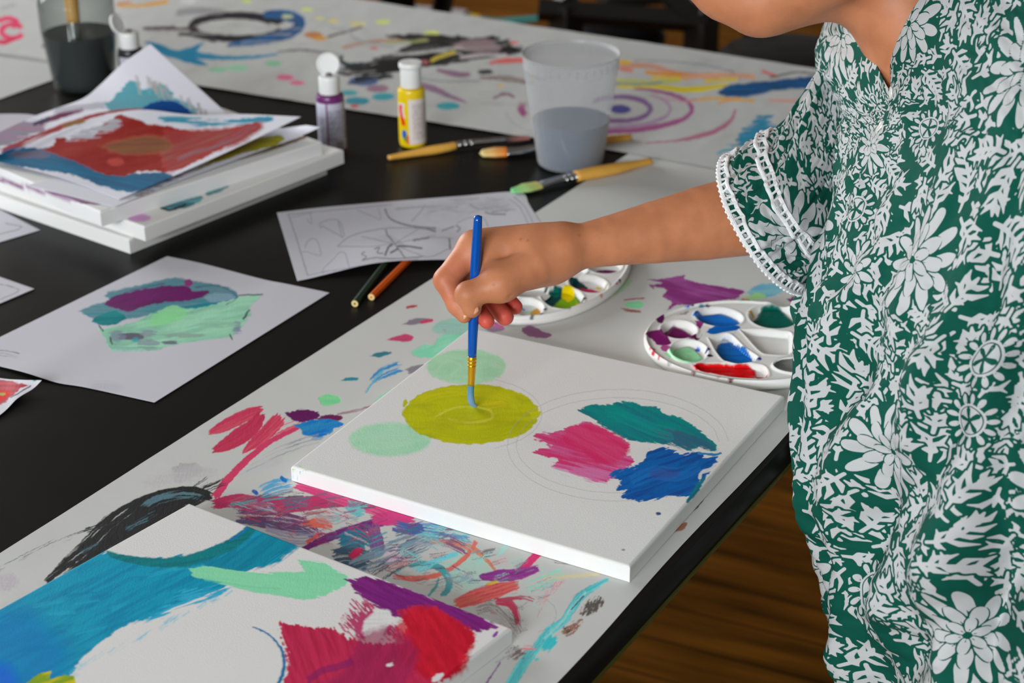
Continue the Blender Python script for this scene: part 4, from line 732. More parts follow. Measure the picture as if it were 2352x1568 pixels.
def palette(outl, wells, lay, blobs, label, hole=None, nr=240, nt_=420, z_plate=.0095, zf=.0035):
    cx, cy, rx, ry, rot = outl; t = np.linspace(0, 2*np.pi, nt_, endpoint=False); E = el(cx, cy, rx, ry, rot, nt_)
    r = np.linspace(0, 1, nr)[:, None]; X = cx+(E[:, 0]-cx)[None]*r; Y = cy+(E[:, 1]-cy)[None]*r
    P = at(X, Y, z_plate); h = np.full(X.shape, z_plate); dr = (1-r)*rx+0*X
    h += .0022*np.exp(-((dr-5)/4.0)**2) - .0016*np.clip(1-dr/3., 0, 1)                  # outer rim
    for w in wells:
        d = psd(w, X, Y); s_ = np.clip(d/9.0, 0, 1); s_ = s_*s_*(3-2*s_); h += .0006*np.exp(-((d+2)/3.5)**2); h = h*(1-s_)+(zf+.0006*np.clip(1-d/30, 0, 1))*s_
    for bl, hh in blobs:
        d = psd(bl, X, Y); h = np.where(d > 0, np.maximum(h, h+hh*np.clip(d/7, 0, 1)**.5*(0.8+.4*fbm(X/18, Y/9, 5))), h)
    if hole is not None:
        d = psd(hole, X, Y); h += .0022*np.exp(-((d+3)/3.)**2)
    P[..., 2] = TZ+h; col = lay.sample(X, Y).astype(float)
    F = grid_faces(nr, nt_, True); V = P.reshape(-1, 3); Cc = col.reshape(-1, 4)
    if hole is not None:
        dd = psd(hole, X, Y).ravel(); F = F[(dd[F] > 0).sum(1) < 2]
    # outer skirt
    last = V[(nr-1)*nt_:]; c0 = V[0]; sk = []; 
    for k, (f, z) in enumerate(((1.004, .0078), (1.0, .004), (.985, .0016), (.96, .0008))):
        q = c0+(last-c0)*f; q[:, 2] = TZ+z+.0004; sk.append(q)
    n0 = len(V)-nt_; V = np.vstack([V]+sk); Cc = np.vstack([Cc]+[np.tile(np.r_[alb((214, 213, 208)), 0], (nt_, 1))]*4)
    j = np.arange(nt_); j2 = (j+1) % nt_
    F = np.vstack([F]+[np.stack([n0+k*nt_+j, n0+k*nt_+j2, n0+(k+1)*nt_+j2, n0+(k+1)*nt_+j], 1) for k in range(4)])
    me = mesh_np('paint_palette', V, F, col=Cc); o = link('paint_palette', me, M_plastic); return tag(o, label, 'palette', None)
PB = (206, 205, 202)
W1 = [el(1560, 757, 42, 21, 4), el(1583, 807, 44, 26, 4), el(1652, 728, 56, 22, 6), el(1778, 727, 58, 28, 3), [(1628, 776), (1660, 766), (1680, 770), (1712, 800), (1742, 822), (1720, 834), (1672, 832), (1648, 812)], [(1700, 757), (1740, 756), (1790, 760), (1818, 766), (1820, 800), (1812, 814), (1770, 814), (1745, 806)], [(1592, 838), (1630, 833), (1700, 834), (1748, 838), (1764, 852), (1758, 868), (1700, 868), (1640, 860), (1604, 852)], el(1870, 788, 38, 22, 3)]
LPa = Layer(1400, 640, 2050, 930, PB)
def Q(p, c, **k): k.setdefault('n', 2.5); k.setdefault('soft', 1.5); LPa.poly(p, c, **k)
b_pur = [(1528, 764), (1540, 742), (1560, 742), (1585, 755), (1600, 770), (1590, 778), (1560, 776), (1535, 772)]; Q(b_pur, (104, 14, 84)); Q([(1480, 772), (1495, 760), (1520, 756), (1540, 745), (1535, 770), (1540, 790), (1510, 792), (1500, 780)], (112, 24, 92)); Q([(1502, 735), (1512, 722), (1524, 726), (1522, 742), (1510, 740)], (92, 30, 84)); Q([(1595, 735), (1615, 742), (1605, 755)], (130, 44, 110))
Q([(1520, 792), (1540, 796), (1535, 808), (1518, 802)], (160, 70, 130)); Q([(1585, 768), (1605, 776), (1612, 766), (1600, 782)], (90, 20, 70))
b_mint = [(1532, 806), (1548, 795), (1575, 786), (1595, 792), (1614, 812), (1606, 828), (1580, 834), (1552, 828), (1540, 816)]; Q(b_mint, (150, 216, 166)); Q([(1522, 810), (1540, 812), (1538, 822)], (150, 216, 166))
b_blu = [(1590, 725), (1600, 715), (1630, 712), (1655, 710), (1685, 720), (1700, 732), (1698, 742), (1670, 748), (1640, 744), (1615, 738)]; Q(b_blu, (10, 92, 178), col2=(20, 110, 196)); Q([(1622, 762), (1640, 750), (1690, 748), (1698, 756), (1670, 762), (1635, 768)], (10, 88, 170))
b_blu2 = [(1642, 800), (1652, 778), (1668, 768), (1690, 785), (1712, 800), (1728, 818), (1720, 830), (1690, 832), (1665, 820)]; Q(b_blu2, (10, 96, 170), col2=(20, 80, 150)); Q([(1648, 780), (1668, 768), (1690, 760), (1680, 775)], (210, 216, 226), al=.8)
b_grn = [(1722, 732), (1738, 720), (1752, 702), (1790, 702), (1815, 720), (1828, 734), (1812, 748), (1790, 752), (1755, 750), (1735, 742)]; Q(b_grn, (4, 84, 72), n=2)
b_red = [(1590, 844), (1602, 836), (1640, 834), (1680, 835), (1715, 836), (1736, 842), (1738, 856), (1735, 868), (1690, 866), (1640, 860), (1604, 852)]; Q(b_red, (206, 16, 22), col2=(190, 6, 14), n=2); Q([(1730, 852), (1752, 854), (1764, 860), (1755, 870), (1735, 868)], (170, 20, 26))
for x, y, c in ((1578, 706, (10, 100, 190)), (1588, 703, (40, 30, 80)), (1612, 704, (60, 120, 150)), (1626, 703, (60, 60, 70)), (1498, 803, (200, 60, 90)), (1502, 812, (190, 40, 70)), (1518, 822, (190, 60, 80)), (1540, 836, (150, 150, 150)), (1602, 792, (60, 90, 190)), (1626, 803, (30, 40, 110)), (1630, 817, (30, 30, 60)), (1700, 691, (216, 140, 60)), (1742, 824, (40, 40, 140)), (1595, 857, (120, 60, 80)), (1650, 868, (130, 50, 60)), (1680, 874, (110, 60, 70)), (1726, 716, (200, 150, 60))): LPa.ell(x, y, 7, 3, c, n=3, sc=4)
Q([(1555, 722), (1582, 714), (1575, 722)], (150, 140, 140)); LPa.stroke([(1700, 694), (1760, 694), (1830, 706)], 3, (120, 200, 196), al=.8)
pal1 = palette((1716, 786, 237, 93, 3.0), W1, LPa, [(b_pur, .0012), (b_mint, .0022), (b_blu, .0016), (b_blu2, .0014), (b_grn, .0018), (b_red, .0026)], 'white oval palette with blue, green, red and mint paint beside the floral dress', hole=el(1836, 842, 58, 17, 2))
W2 = [el(1292, 683, 50, 26, 8), el(1352, 652, 46, 20, 8), el(1212, 706, 38, 21, 4), el(1385, 606, 46, 22, 6), el(1222, 668, 42, 16, -4), el(1180, 640, 40, 18), el(1300, 620, 50, 18)]
LPb = Layer(1020, 480, 1520, 780, PB)
def Q(p, c, **k): k.setdefault('n', 2.5); k.setdefault('soft', 1.5); LPb.poly(p, c, **k)
Q([(1246, 685), (1262, 670), (1270, 658), (1290, 658), (1320, 668), (1338, 690), (1325, 703), (1300, 708), (1270, 706), (1252, 696)], (4, 62, 60), n=2); Q([(1272, 690), (1290, 672), (1295, 660), (1315, 668), (1332, 684), (1322, 700), (1300, 704), (1278, 700)], (112, 156, 14), n=3, soft=5); LPb.poly([(1288, 668), (1296, 655), (1312, 658), (1320, 670), (1305, 680)], (238, 210, 6), n=3, soft=3); LPb.ell(1328, 692, 8, 8, (206, 160, 50), n=2, soft=3); LPb.ell(1275, 664, 14, 6, (10, 96, 84), n=3)
Q([(1305, 645), (1312, 635), (1330, 636), (1350, 648), (1340, 654), (1315, 652)], (6, 66, 70)); Q([(1312, 652), (1335, 650), (1360, 652), (1382, 660), (1375, 668), (1345, 670), (1320, 664)], (194, 40, 94)); Q([(1334, 634), (1360, 634), (1382, 642), (1394, 652), (1380, 656), (1350, 648)], (226, 224, 222), n=3); LPb.ell(1376, 650, 7, 3, (226, 196, 60), n=2); LPb.ell(1392, 653, 6, 3, (150, 150, 120), n=3)
Q([(1180, 700), (1196, 686), (1220, 690), (1222, 700), (1200, 706)], (226, 232, 232)); Q([(1188, 694), (1202, 696), (1204, 702)], (70, 130, 190)); Q([(1194, 706), (1220, 700), (1222, 706)], (170, 214, 190)); Q([(1196, 712), (1226, 714), (1222, 722), (1205, 727), (1196, 722)], (208, 168, 14)); Q([(1218, 706), (1232, 696), (1242, 706), (1232, 712), (1220, 716)], (196, 146, 60))
Q([(1350, 618), (1380, 608), (1420, 612), (1410, 624), (1380, 628)], (96, 8, 78)); Q([(1240, 656), (1262, 650), (1272, 656), (1262, 662)], (232, 232, 230))
for x, y, c in ((1338, 688, (60, 50, 60)), (1342, 686, (40, 40, 50)), (1252, 711, (40, 70, 90)), (1242, 722, (80, 100, 110)), (1306, 711, (40, 60, 60)), (1255, 659, (60, 60, 60)), (1222, 730, (90, 100, 100)), (1422, 646, (60, 50, 70)), (1414, 652, (170, 100, 120)), (1380, 680, (190, 130, 110)), (1200, 672, (160, 150, 140))): LPb.ell(x, y, 5, 2.5, c, n=3, sc=4)
pal2 = palette((1262, 632, 192, 92, -14.0), W2, LPb, [], 'white round palette with mixed green and yellow paint behind the painting hand')

# ------------------------------------------------------------------ bottles
M_cap = simple('white_cap_plastic', (214, 214, 212), 0.35, sss=0.0)
M_label = painted('printed_label', rough=0.35, weave=30, wstr=0.0, prelief=0.0, wet=0.3)
def ring_attr(name, prof, ang0, ang1, n, fcol, mat, parent, c, closed=False):
    """surface of revolution between two angles (0 faces the camera, + to the right), coloured by fcol(angle, height)"""
    c = np.asarray(c, float); vw = CAM[:2]-c[:2]; base = math.atan2(vw[1], vw[0])
    a = np.linspace(ang0, ang1, n, endpoint=not closed); prof = np.asarray(prof, float)
    A, R_ = np.meshgrid(a, prof[:, 0]); _, Zg = np.meshgrid(a, prof[:, 1]); th = base+np.radians(A)
    P = np.stack([c[0]+R_*np.cos(th), c[1]+R_*np.sin(th), c[2]+Zg], -1)
    col = fcol(A, Zg); me = mesh_np(name, P, grid_faces(len(prof), n, closed), col=col.reshape(-1, 4)); return link(name, me, mat, parent)
def solidcol(c): return lambda A, Z: np.concatenate([np.broadcast_to(alb(c), A.shape+(3,)), np.zeros(A.shape+(1,))], -1)
def textlines(A, Z, base, ink, a0, a1, z0, z1, lh, dens, seed):
    line = ((Z-z0)/lh) % 1.0; w = vn(A/1.6, np.floor((Z-z0)/lh)*7.3, seed) > (1-dens)
    m_ = (A > a0) & (A < a1) & (Z > z0) & (Z < z1) & (line > .35) & w
    return np.where(m_[..., None], alb(ink), base)
def bottle(pxy, bodycol, label, lab_fn, lids='closed', hB=.0745, r=.0168, text=None):
    c = at(pxy[0], pxy[1], 0); root = empty('paint_bottle', tuple(c), 0, label, 'bottle', None)
    M_b = simple('bottle_body_'+lids, bodycol, 0.28)
    MB().lathe([(0, .0006), (r*.86, .0006), (r*.97, .002), (r, .005), (r, hB-.004), (r*.985, hB-.0015), (r*.93, hB), (r*.6, hB+.0005), (.0098, hB+.001), (.0098, hB+.006)], c, 56).build('body', M_b, root)
    z0 = .0066; z1 = hB-.008 if lids != 'closed' else hB-.011; prof = [(r+.00025, z) for z in np.linspace(z0, z1, 150)]
    for a0, a1, fn in lab_fn: ring_attr('label', prof, a0, a1, 220, fn, M_label, root, c)
    rc = .0128; hc = hB+.0015; cap = MB(); H = .0215 if lids != 'closed' else .0270
    cap.lathe([(rc*.97, hc), (rc, hc+.001), (rc, hc+H-.006), (rc*1.01, hc+H-.004), (rc*.99, hc+H-.001), (rc*.94, hc+H), (0, hc+H)], c, 48); cp_ = cap.build('cap', M_cap, root)
    vw = CAM[:2]-c[:2]; vw = vw/np.linalg.norm(vw); rt = np.array([-vw[1], vw[0]])
    if lids == 'closed':
        MB().lathe([(rc*1.02, hc+H-.004), (rc*1.14, hc+H-.002), (rc*1.14, hc+H+.002), (rc*1.08, hc+H+.0036), (rc*.3, hc+H+.0040), (0, hc+H+.0034)], c, 48).build('lid', M_cap, root)
    else:
        # open flip lid standing on its hinge
        n_ = np.array(lids_dir(lids, vw, rt)); n_ = n_/np.linalg.norm(n_); up = np.array([0, 0, 1.0]); side = np.cross(up, n_); side /= np.linalg.norm(side); up2 = np.cross(n_, side)
        cc = c+np.array([0, 0, hc+H+.0125]) - np.r_[n_[:2], 0]*.006*(1 if lids != 'tilt' else 1.6) if lids == 'open' else c+np.array([0, 0, hc+H+.0085])-np.r_[n_[:2], 0]*.017
        M3 = np.stack([side, up2, n_], 1)
        MB().lathe([(0, -.0022), (rc*1.0, -.0022), (rc*1.1, -.001), (rc*1.1, .0012), (rc*.98, .0022), (rc*.9, .0012), (0, .0010)], cc, 44, M=M3).build('lid', M_cap, root)
        MB().lathe([(.0042, hc+H), (.0030, hc+H+.003), (.0012, hc+H+.0034), (0, hc+H+.0030)], c, 24).build('nozzle', simple('nozzle_'+lids, (90, 80, 84), .4), root)
    return root
def lids_dir(kind, vw, rt):
    return (vw[0], vw[1], .30) if kind == 'open' else (rt[0]*-.0+rt[0]*.75+vw[0]*.55, rt[1]*.75+vw[1]*.55, .42)
def lab_purple(A, Z):
    b = np.broadcast_to(alb((172, 170, 184)), A.shape+(3,)).copy(); b = textlines(A, Z, b, (112, 112, 128), -200, 200, .020, .058, .0019, .62, 3)
    bar = (A > 18) & (A < 52) & (Z > .008) & (Z < .018) & (np.sin(Z*6200) > 0); b = np.where(bar[..., None], alb((96, 96, 112)), b)
    b = np.where(((A > 18) & (A < 50) & (Z > .018) & (Z < .030))[..., None], alb((158, 156, 170)), b)
    return np.concatenate([b, np.zeros(A.shape+(1,))], -1)
def lab_purple_left(A, Z):
    b = np.broadcast_to(alb((182, 182, 198)), A.shape+(3,)).copy(); b = textlines(A, Z, b, (140, 140, 160), -200, -30, .012, .050, .003, .5, 9); return np.concatenate([b, np.zeros(A.shape+(1,))], -1)
bottle((765, 349), (96, 32, 92), 'purple paint bottle with its white flip lid standing open', [(-14, 150, lab_purple), (-170, -21, lab_purple_left)], 'open')
def lab_y(A, Z):
    b = np.broadcast_to(alb((196, 188, 184)), A.shape+(3,)).copy(); b = textlines(A, Z, b, (150, 140, 138), 2, 110, .012, .058, .0017, .6, 5); return np.concatenate([b, np.zeros(A.shape+(1,))], -1)
def lab_yf(A, Z):
    b = np.broadcast_to(alb((240, 206, 10)), A.shape+(3,)).copy(); x = (A+48)/30
    s1 = np.abs(x-.25*np.sin((Z-.02)*160)) < .34; m1 = s1 & (Z > .030) & (Z < .056); m0 = (np.abs(x-.25*np.sin((Z-.02)*160)) < .62) & (Z > .028) & (Z < .058)
    b = np.where((m0 & (Z > .040))[..., None], alb((206, 206, 214)), b); b = np.where(m1[..., None], alb((206, 34, 24)), b)
    b = np.where((((A+38)/13)**2+((Z-.0185)/.0062)**2 < 1)[..., None], alb((26, 96, 176)), b); b = np.where(((((A+30)/9)**2+((Z-.013)/.004)**2) < 1)[..., None], alb((40, 130, 50)), b); b = np.where(((A > -27) & (A < -16) & (Z < .018))[..., None], alb((214, 90, 40)), b)
    return np.concatenate([b, np.zeros(A.shape+(1,))], -1)
bottle((949, 333), (240, 206, 10), 'yellow paint bottle with closed white cap', [(-15, 120, lab_y), (-150, -15, lab_yf)], 'closed')
def lab_b(A, Z):
    b = np.broadcast_to(alb((160, 160, 170)), A.shape+(3,)).copy(); b = textlines(A, Z, b, (110, 110, 124), -20, 200, .012, .050, .0018, .6, 5)
    b = np.where(((A < -38) & (Z > .030) & (Z < .046))[..., None], alb((226, 20, 40)), b); b = np.where((A < -62)[..., None], alb((20, 20, 24)), b); return np.concatenate([b, np.zeros(A.shape+(1,))], -1)
bottle((312, 236), (22, 22, 26), 'black paint bottle with tilted open lid between jar and paper stack', [(-150, 150, lab_b)], 'tilt')

# ------------------------------------------------------------------ water cup and jar
def clear_mat(name, col, amount, rough=.12, white=0.0):
    mt, nt, lk, b = mat_new(name); out = nt['Material Output']; tr = nt.new('ShaderNodeBsdfTransparent'); tr.inputs[0].default_value = (*col, 1)
    b.inputs['Base Color'].default_value = (*(np.array(col)*.86), 1) if white else (0.01, 0.012, 0.011, 1); b.inputs['Roughness'].default_value = rough
    mx = nt.new('ShaderNodeMixShader'); lw = nt.new('ShaderNodeLayerWeight'); lw.inputs['Blend'].default_value = 0.35
    mr = nt.new('ShaderNodeMapRange'); mr.inputs['To Min'].default_value = amount; mr.inputs['To Max'].default_value = min(1, amount+.55)
    lk.new(lw.outputs['Facing'], mr.inputs['Value']); lk.new(mr.outputs[0], mx.inputs[0]); lk.new(tr.outputs[0], mx.inputs[1]); lk.new(b.outputs[0], mx.inputs[2]); lk.new(mx.outputs[0], out.inputs['Surface'])
    return mt
M_deli = clear_mat('frosted_plastic', (.86, .86, .87), .15, .25, 1.0)
cc = at(1310, 377, 0); cup = empty('plastic_cup', tuple(cc), 0, 'tall translucent plastic cup half full of grey paint water', 'cup')
H = .1385; rb, rt_ = .0390, .0560
def cr(z): return rb+(rt_-rb)*min(1, z/(H-.016))**1.0
prof = [(0, .0012), (rb-.003, .0012), (rb, .0035)]+[(cr(z), z) for z in np.linspace(.006, H-.018, 18)]+[(rt_+.0006, H-.017), (rt_+.0006, H-.003), (rt_+.0022, H-.002), (rt_+.0026, H-.0005), (rt_+.0016, H), (rt_, H-.001), (rt_-.0008, H-.004)]
mb = MB(); mb.lathe(prof, cc, 72); mb.build('wall', M_deli, cup)
rb_ = MB()
for k in range(34):
    a = 2*np.pi*k/34; rb_.box(cc+np.array([(rt_-.0002)*np.cos(a), (rt_-.0002)*np.sin(a), H-.0115]), (.0012, .0022, .0075), a)
rb_.build('grip_ribs', M_deli, cup, smooth=False)
def water_mat(name, c, rough=.08):
    mt, nt, lk, b = mat_new(name); b.inputs['Base Color'].default_value = (*np.clip(lin(c)*1.3, 0, 1), 1); b.inputs['Roughness'].default_value = rough; return mt
zl = .0575; MB().lathe([(0, .002), (rb-.0035, .002), (rb-.0012, .004)]+[(cr(z)-.0012, z) for z in np.linspace(.007, zl, 8)]+[(cr(zl)-.004, zl-.0006), (0, zl-.0006)], cc, 64).build('paint_water', water_mat('grey_paint_water', (82, 98, 118)), cup)
jc = at(196, 200, 0); jar = empty('glass_jar', tuple(jc), 0, 'glass jar of dark paint water at the top left', 'jar')
M_glass = clear_mat('jar_glass', (.86, .89, .87), .10, .04, 0.0)
jr = .0505; jb = .0415
def jrr(z): return jb+(jr-jb)*min(1, z/.085)
MB().lathe([(0, .001), (jb-.006, .001), (jb-.001, .004), (jb+.001, .010)]+[(jrr(z), z) for z in np.linspace(.014, .118, 14)]+[(jr-.001, .124), (jr-.005, .131), (jr-.010, .136), (jr-.011, .140), (jr-.011, .152), (jr-.0095, .153), (jr-.0095, .156), (jr-.012, .157)], jc, 72).build('glass', M_glass, jar)
zj = .078; MB().lathe([(0, .003), (jb-.007, .003), (jb-.003, .008)]+[(jrr(z)-.0022, z) for z in np.linspace(.012, zj, 8)]+[(0, zj)], jc, 64).build('paint_water', water_mat('dark_paint_water', (66, 68, 70)), jar)

# ------------------------------------------------------------------ brushes and pencils
M_hw = simple('varnished_beech', (206, 152, 66), .35, var=.14, vscale=90); M_hw2 = simple('pale_beech', (196, 150, 84), .45, var=.14, vscale=90)
M_fer = simple('nickel_ferrule', (160, 160, 160), .25, metal=1.0, k=1.2); M_ferg = simple('brass_ferrule', (206, 156, 40), .28, metal=.9, k=1.5)
def bristle_mat(name, tip, root, k=1.38):
    mt, nt, lk, b = mat_new(name); at_ = nt.new('ShaderNodeAttribute'); at_.attribute_name = 'along'; mx = nt.new('ShaderNodeMix'); mx.data_type = 'RGBA'
    mx.inputs['A'].default_value = (*np.clip(lin(root)*k, 0, .9), 1); mx.inputs['B'].default_value = (*np.clip(lin(tip)*k, 0, .9), 1); lk.new(at_.outputs['Fac'], mx.inputs['Factor']); lk.new(mx.outputs['Result'], b.inputs['Base Color']); b.inputs['Roughness'].default_value = .55
    noise_bump(nt, lk, b, 900, .5, .0005, 2); return mt
def sweep(name, pts, rad, mat, parent, flat=None, n=18, up=(0, 0, 1), attr=False, tip=False):
    pts = np.asarray(pts, float); k = max(10, 6*len(pts)); Q_ = catmull(pts, k); s = np.linspace(0, 1, k); r = np.interp(s, np.linspace(0, 1, len(rad)), rad)
    f = np.ones(k) if flat is None else np.interp(s, np.linspace(0, 1, len(flat)), flat)
    T = np.gradient(Q_, axis=0); T /= np.linalg.norm(T, axis=1)[:, None]; u = np.array(up, float); V = []; a = np.linspace(0, 2*np.pi, n, endpoint=False)
    for i in range(k):
        n1 = u-T[i]*(u@T[i]); n1 /= np.linalg.norm(n1); n2 = np.cross(T[i], n1); V.append(Q_[i]+r[i]*(np.cos(a)[:, None]*n1*f[i]+np.sin(a)[:, None]*n2))
    V = np.vstack([np.vstack(V), Q_[:1]-T[0]*rad[0]*.4*(1 if rad[0] > 1e-4 else 0), Q_[-1:]+T[-1]*r[-1]*.4]); F = grid_faces(k, n, True).tolist(); m0 = k*n
    for j in range(n): F.append([m0, (j+1) % n, j]); F.append([m0+1, (k-1)*n+j, (k-1)*n+(j+1) % n])
    me = bpy.data.meshes.new(name); me.from_pydata(V.tolist(), [], F); me.update()
    for p in me.polygons: p.use_smooth = True
    if attr: aa = me.attributes.new('along', 'FLOAT', 'POINT'); aa.data.foreach_set('value', np.r_[np.repeat(s, n), 0, 1].astype(np.float32))
    return link(name, me, mat, parent)
def brush(label, hp, hr, fp, fr, bp, br_, mats, hflat=None, fflat=None, bflat=None, up=(0, 0, 1), crimps=True, group=None):
    """handle, ferrule and bristle point lists in world space"""
    root = empty('paint_brush', tuple(np.asarray(hp[0], float)), 0, label, 'brush', group)
    sweep('handle', hp, hr, mats[0], root, hflat, up=up); fo = sweep('ferrule', fp, fr, mats[1], root, fflat, up=up)
    sweep('bristles', bp, br_, mats[2], root, bflat, up=up, attr=True)
    if crimps:
        p = np.asarray(fp, float); d = p[1]-p[0]
        for s in (.08, .2, .32):
            q = p[0]+(p[-1]-p[0])*s; dd = (p[-1]-p[0])/np.linalg.norm(p[-1]-p[0]); f = 1 if fflat is None else np.interp(s, np.linspace(0, 1, len(fflat)), fflat); rr = np.interp(s, np.linspace(0, 1, len(fr)), fr)
            sweep('crimp', [q-dd*.0008, q, q+dd*.0008], [rr*1.0, rr*1.09, rr*1.0], mats[1], fo, [f]*3, up=up)
    return root
def A3(pts): return [at(x, y, z) for x, y, z in pts]
brush('wooden brush with dark ferrule lying in front of the yellow bottle', A3([(892, 362, .0042), (950, 352, .0046), (1020, 340, .006), (1046, 334, .0062)]), [.0030, .0042, .0058, .0050], A3([(1044, 334.5, .0062), (1075, 329, .0062), (1110, 325, .006), (1162, 320, .0056)]), [.0047, .0043, .0044, .0056], A3([(1160, 320, .0056), (1190, 318, .005), (1214, 316, .004)]), [.0056, .0066, .0056], (M_hw, M_fer, bristle_mat('pink_stained_bristle', (176, 112, 104), (44, 40, 40))), fflat=[1, 1, .8, .6], bflat=[.6, .45, .3])
brush('flat orange bristle brush lying half behind the water cup', A3([(1262, 338, .0062), (1330, 330, .006), (1400, 321, .005), (1448, 316, .0042)]), [.0052, .0066, .0056, .0046], A3([(1264, 337, .0062), (1230, 341, .006), (1200, 346, .0052), (1163, 349, .0048)]), [.0050, .0060, .0095, .0114], A3([(1164, 349, .0048), (1135, 350, .0045), (1108, 352, .004)]), [.0114, .0122, .0098], (M_hw, M_fer, bristle_mat('orange_bristle', (240, 190, 120), (222, 112, 12))), fflat=[1, .8, .45, .4], bflat=[.46, .44, .36], crimps=False)
brush('large flat handled brush with green stained bristles right of the paper', A3([(1322, 405, .0075), (1350, 399, .0075), (1420, 386, .007), (1475, 374, .006), (1494, 370, .0058)]), [.0086, .0098, .0090, .0064, .0054], A3([(1326, 404, .0075), (1300, 408, .007), (1268, 416, .006), (1236, 426, .0052)]), [.0072, .0066, .0074, .0088], A3([(1238, 425, .0052), (1205, 432, .005), (1178, 438, .0035)]), [.0100, .0122, .0080], (M_hw, M_fer, bristle_mat('green_stained_bristle', (98, 176, 112), (190, 180, 100))), hflat=[.75]*5, fflat=[.75, .6, .4, .35], bflat=[.35, .32, .22])
jx = jc+np.array([0.0, 0.012, 0]); hu = at(190, 96, 0)
_vj = CAM[:2]-jc[:2]; _vj = np.r_[_vj/np.linalg.norm(_vj), 0]; _sj = np.array([-_vj[1], _vj[0], 0]); pj0 = jc+_vj*.026-_sj*.006+[0, 0, .070]; _u = np.array([0, 0, 1])*.97+_sj*.02-_vj*.16; pj1 = pj0+_u*.028; pj2 = pj0+_u*.06; pjm = pj0+_u*.10; pj3 = pj0+_u*.19
brush('round wooden brush standing bristles down in the glass jar', [pj1, pj2, pjm, pj3], [.0088, .0098, .0094, .0062], [pj1, (pj0+pj1)/2, pj0], [.0084, .0080, .0078], [pj0, pj0-_u*.016, pj0-_u*.032], [.0078, .0080, .0030], (M_hw2, M_fer, bristle_mat('dark_wet_bristle', (30, 30, 30), (60, 54, 48))), up=(1, 0, 0), crimps=False)
def pencil(label, p0, p1, col):
    a = at(p0[0], p0[1], .0036); b = at(p1[0], p1[1], .0036); d = (b-a)/np.linalg.norm(b-a); root = empty('colored_pencil', tuple(a), 0, label, 'pencil', None)
    lac = simple('pencil_lacquer_%d' % col[0], col, .3); MB().tube([a, b], .0037, 6).build('shaft', lac, root, angle=20, smooth=True)
    MB().tube([a-d*.0003, a+d*.0002], .00345, 18).build('wood_end', simple('pencil_wood', (206, 180, 120), .6), root); MB().tube([a-d*.0006, a], .0011, 12).build('lead', lac, root)
pencil('dark green pencil poking out from under the colouring page', (815, 697), (905, 580), (26, 50, 34)); pencil('bright orange pencil poking out from under the colouring page', (853, 682), (965, 570), (236, 98, 14))
# the brush being used
tipw = at(1092, 934, TH+.0004); _Dt = float((tipw-CAM)@_F); DB = _Dt-.058
top = atd(1098, 497, DB); ferr = atd(1084.5, 818, _Dt-.0175); fe2 = atd(1082, 884, _Dt-.0085)
hb = [ferr, atd(1086, 770, _Dt-.0235), atd(1089, 700, _Dt-.032), atd(1093, 600, _Dt-.0445), atd(1097, 520, _Dt-.055), top]
M_blue = simple('blue_lacquer', (0, 74, 158), .16, k=1.3, metal=.15)
brush('slim blue paint brush held upright with its tip on the olive disc', hb, [.0037, .0043, .0050, .0047, .0043, .0035], [ferr, atd(1083.5, 850, _Dt-.013), fe2], [.0038, .0034, .0029], [fe2, atd(1081, 908, _Dt-.0058), atd(1084, 925, _Dt-.0030), tipw], [.0028, .0029, .0030, .0018], (M_blue, M_ferg, bristle_mat('blue_wet_bristle', (110, 140, 180), (60, 110, 140))), up=(0, 1, 0), bflat=[1, .8, .7, .5])
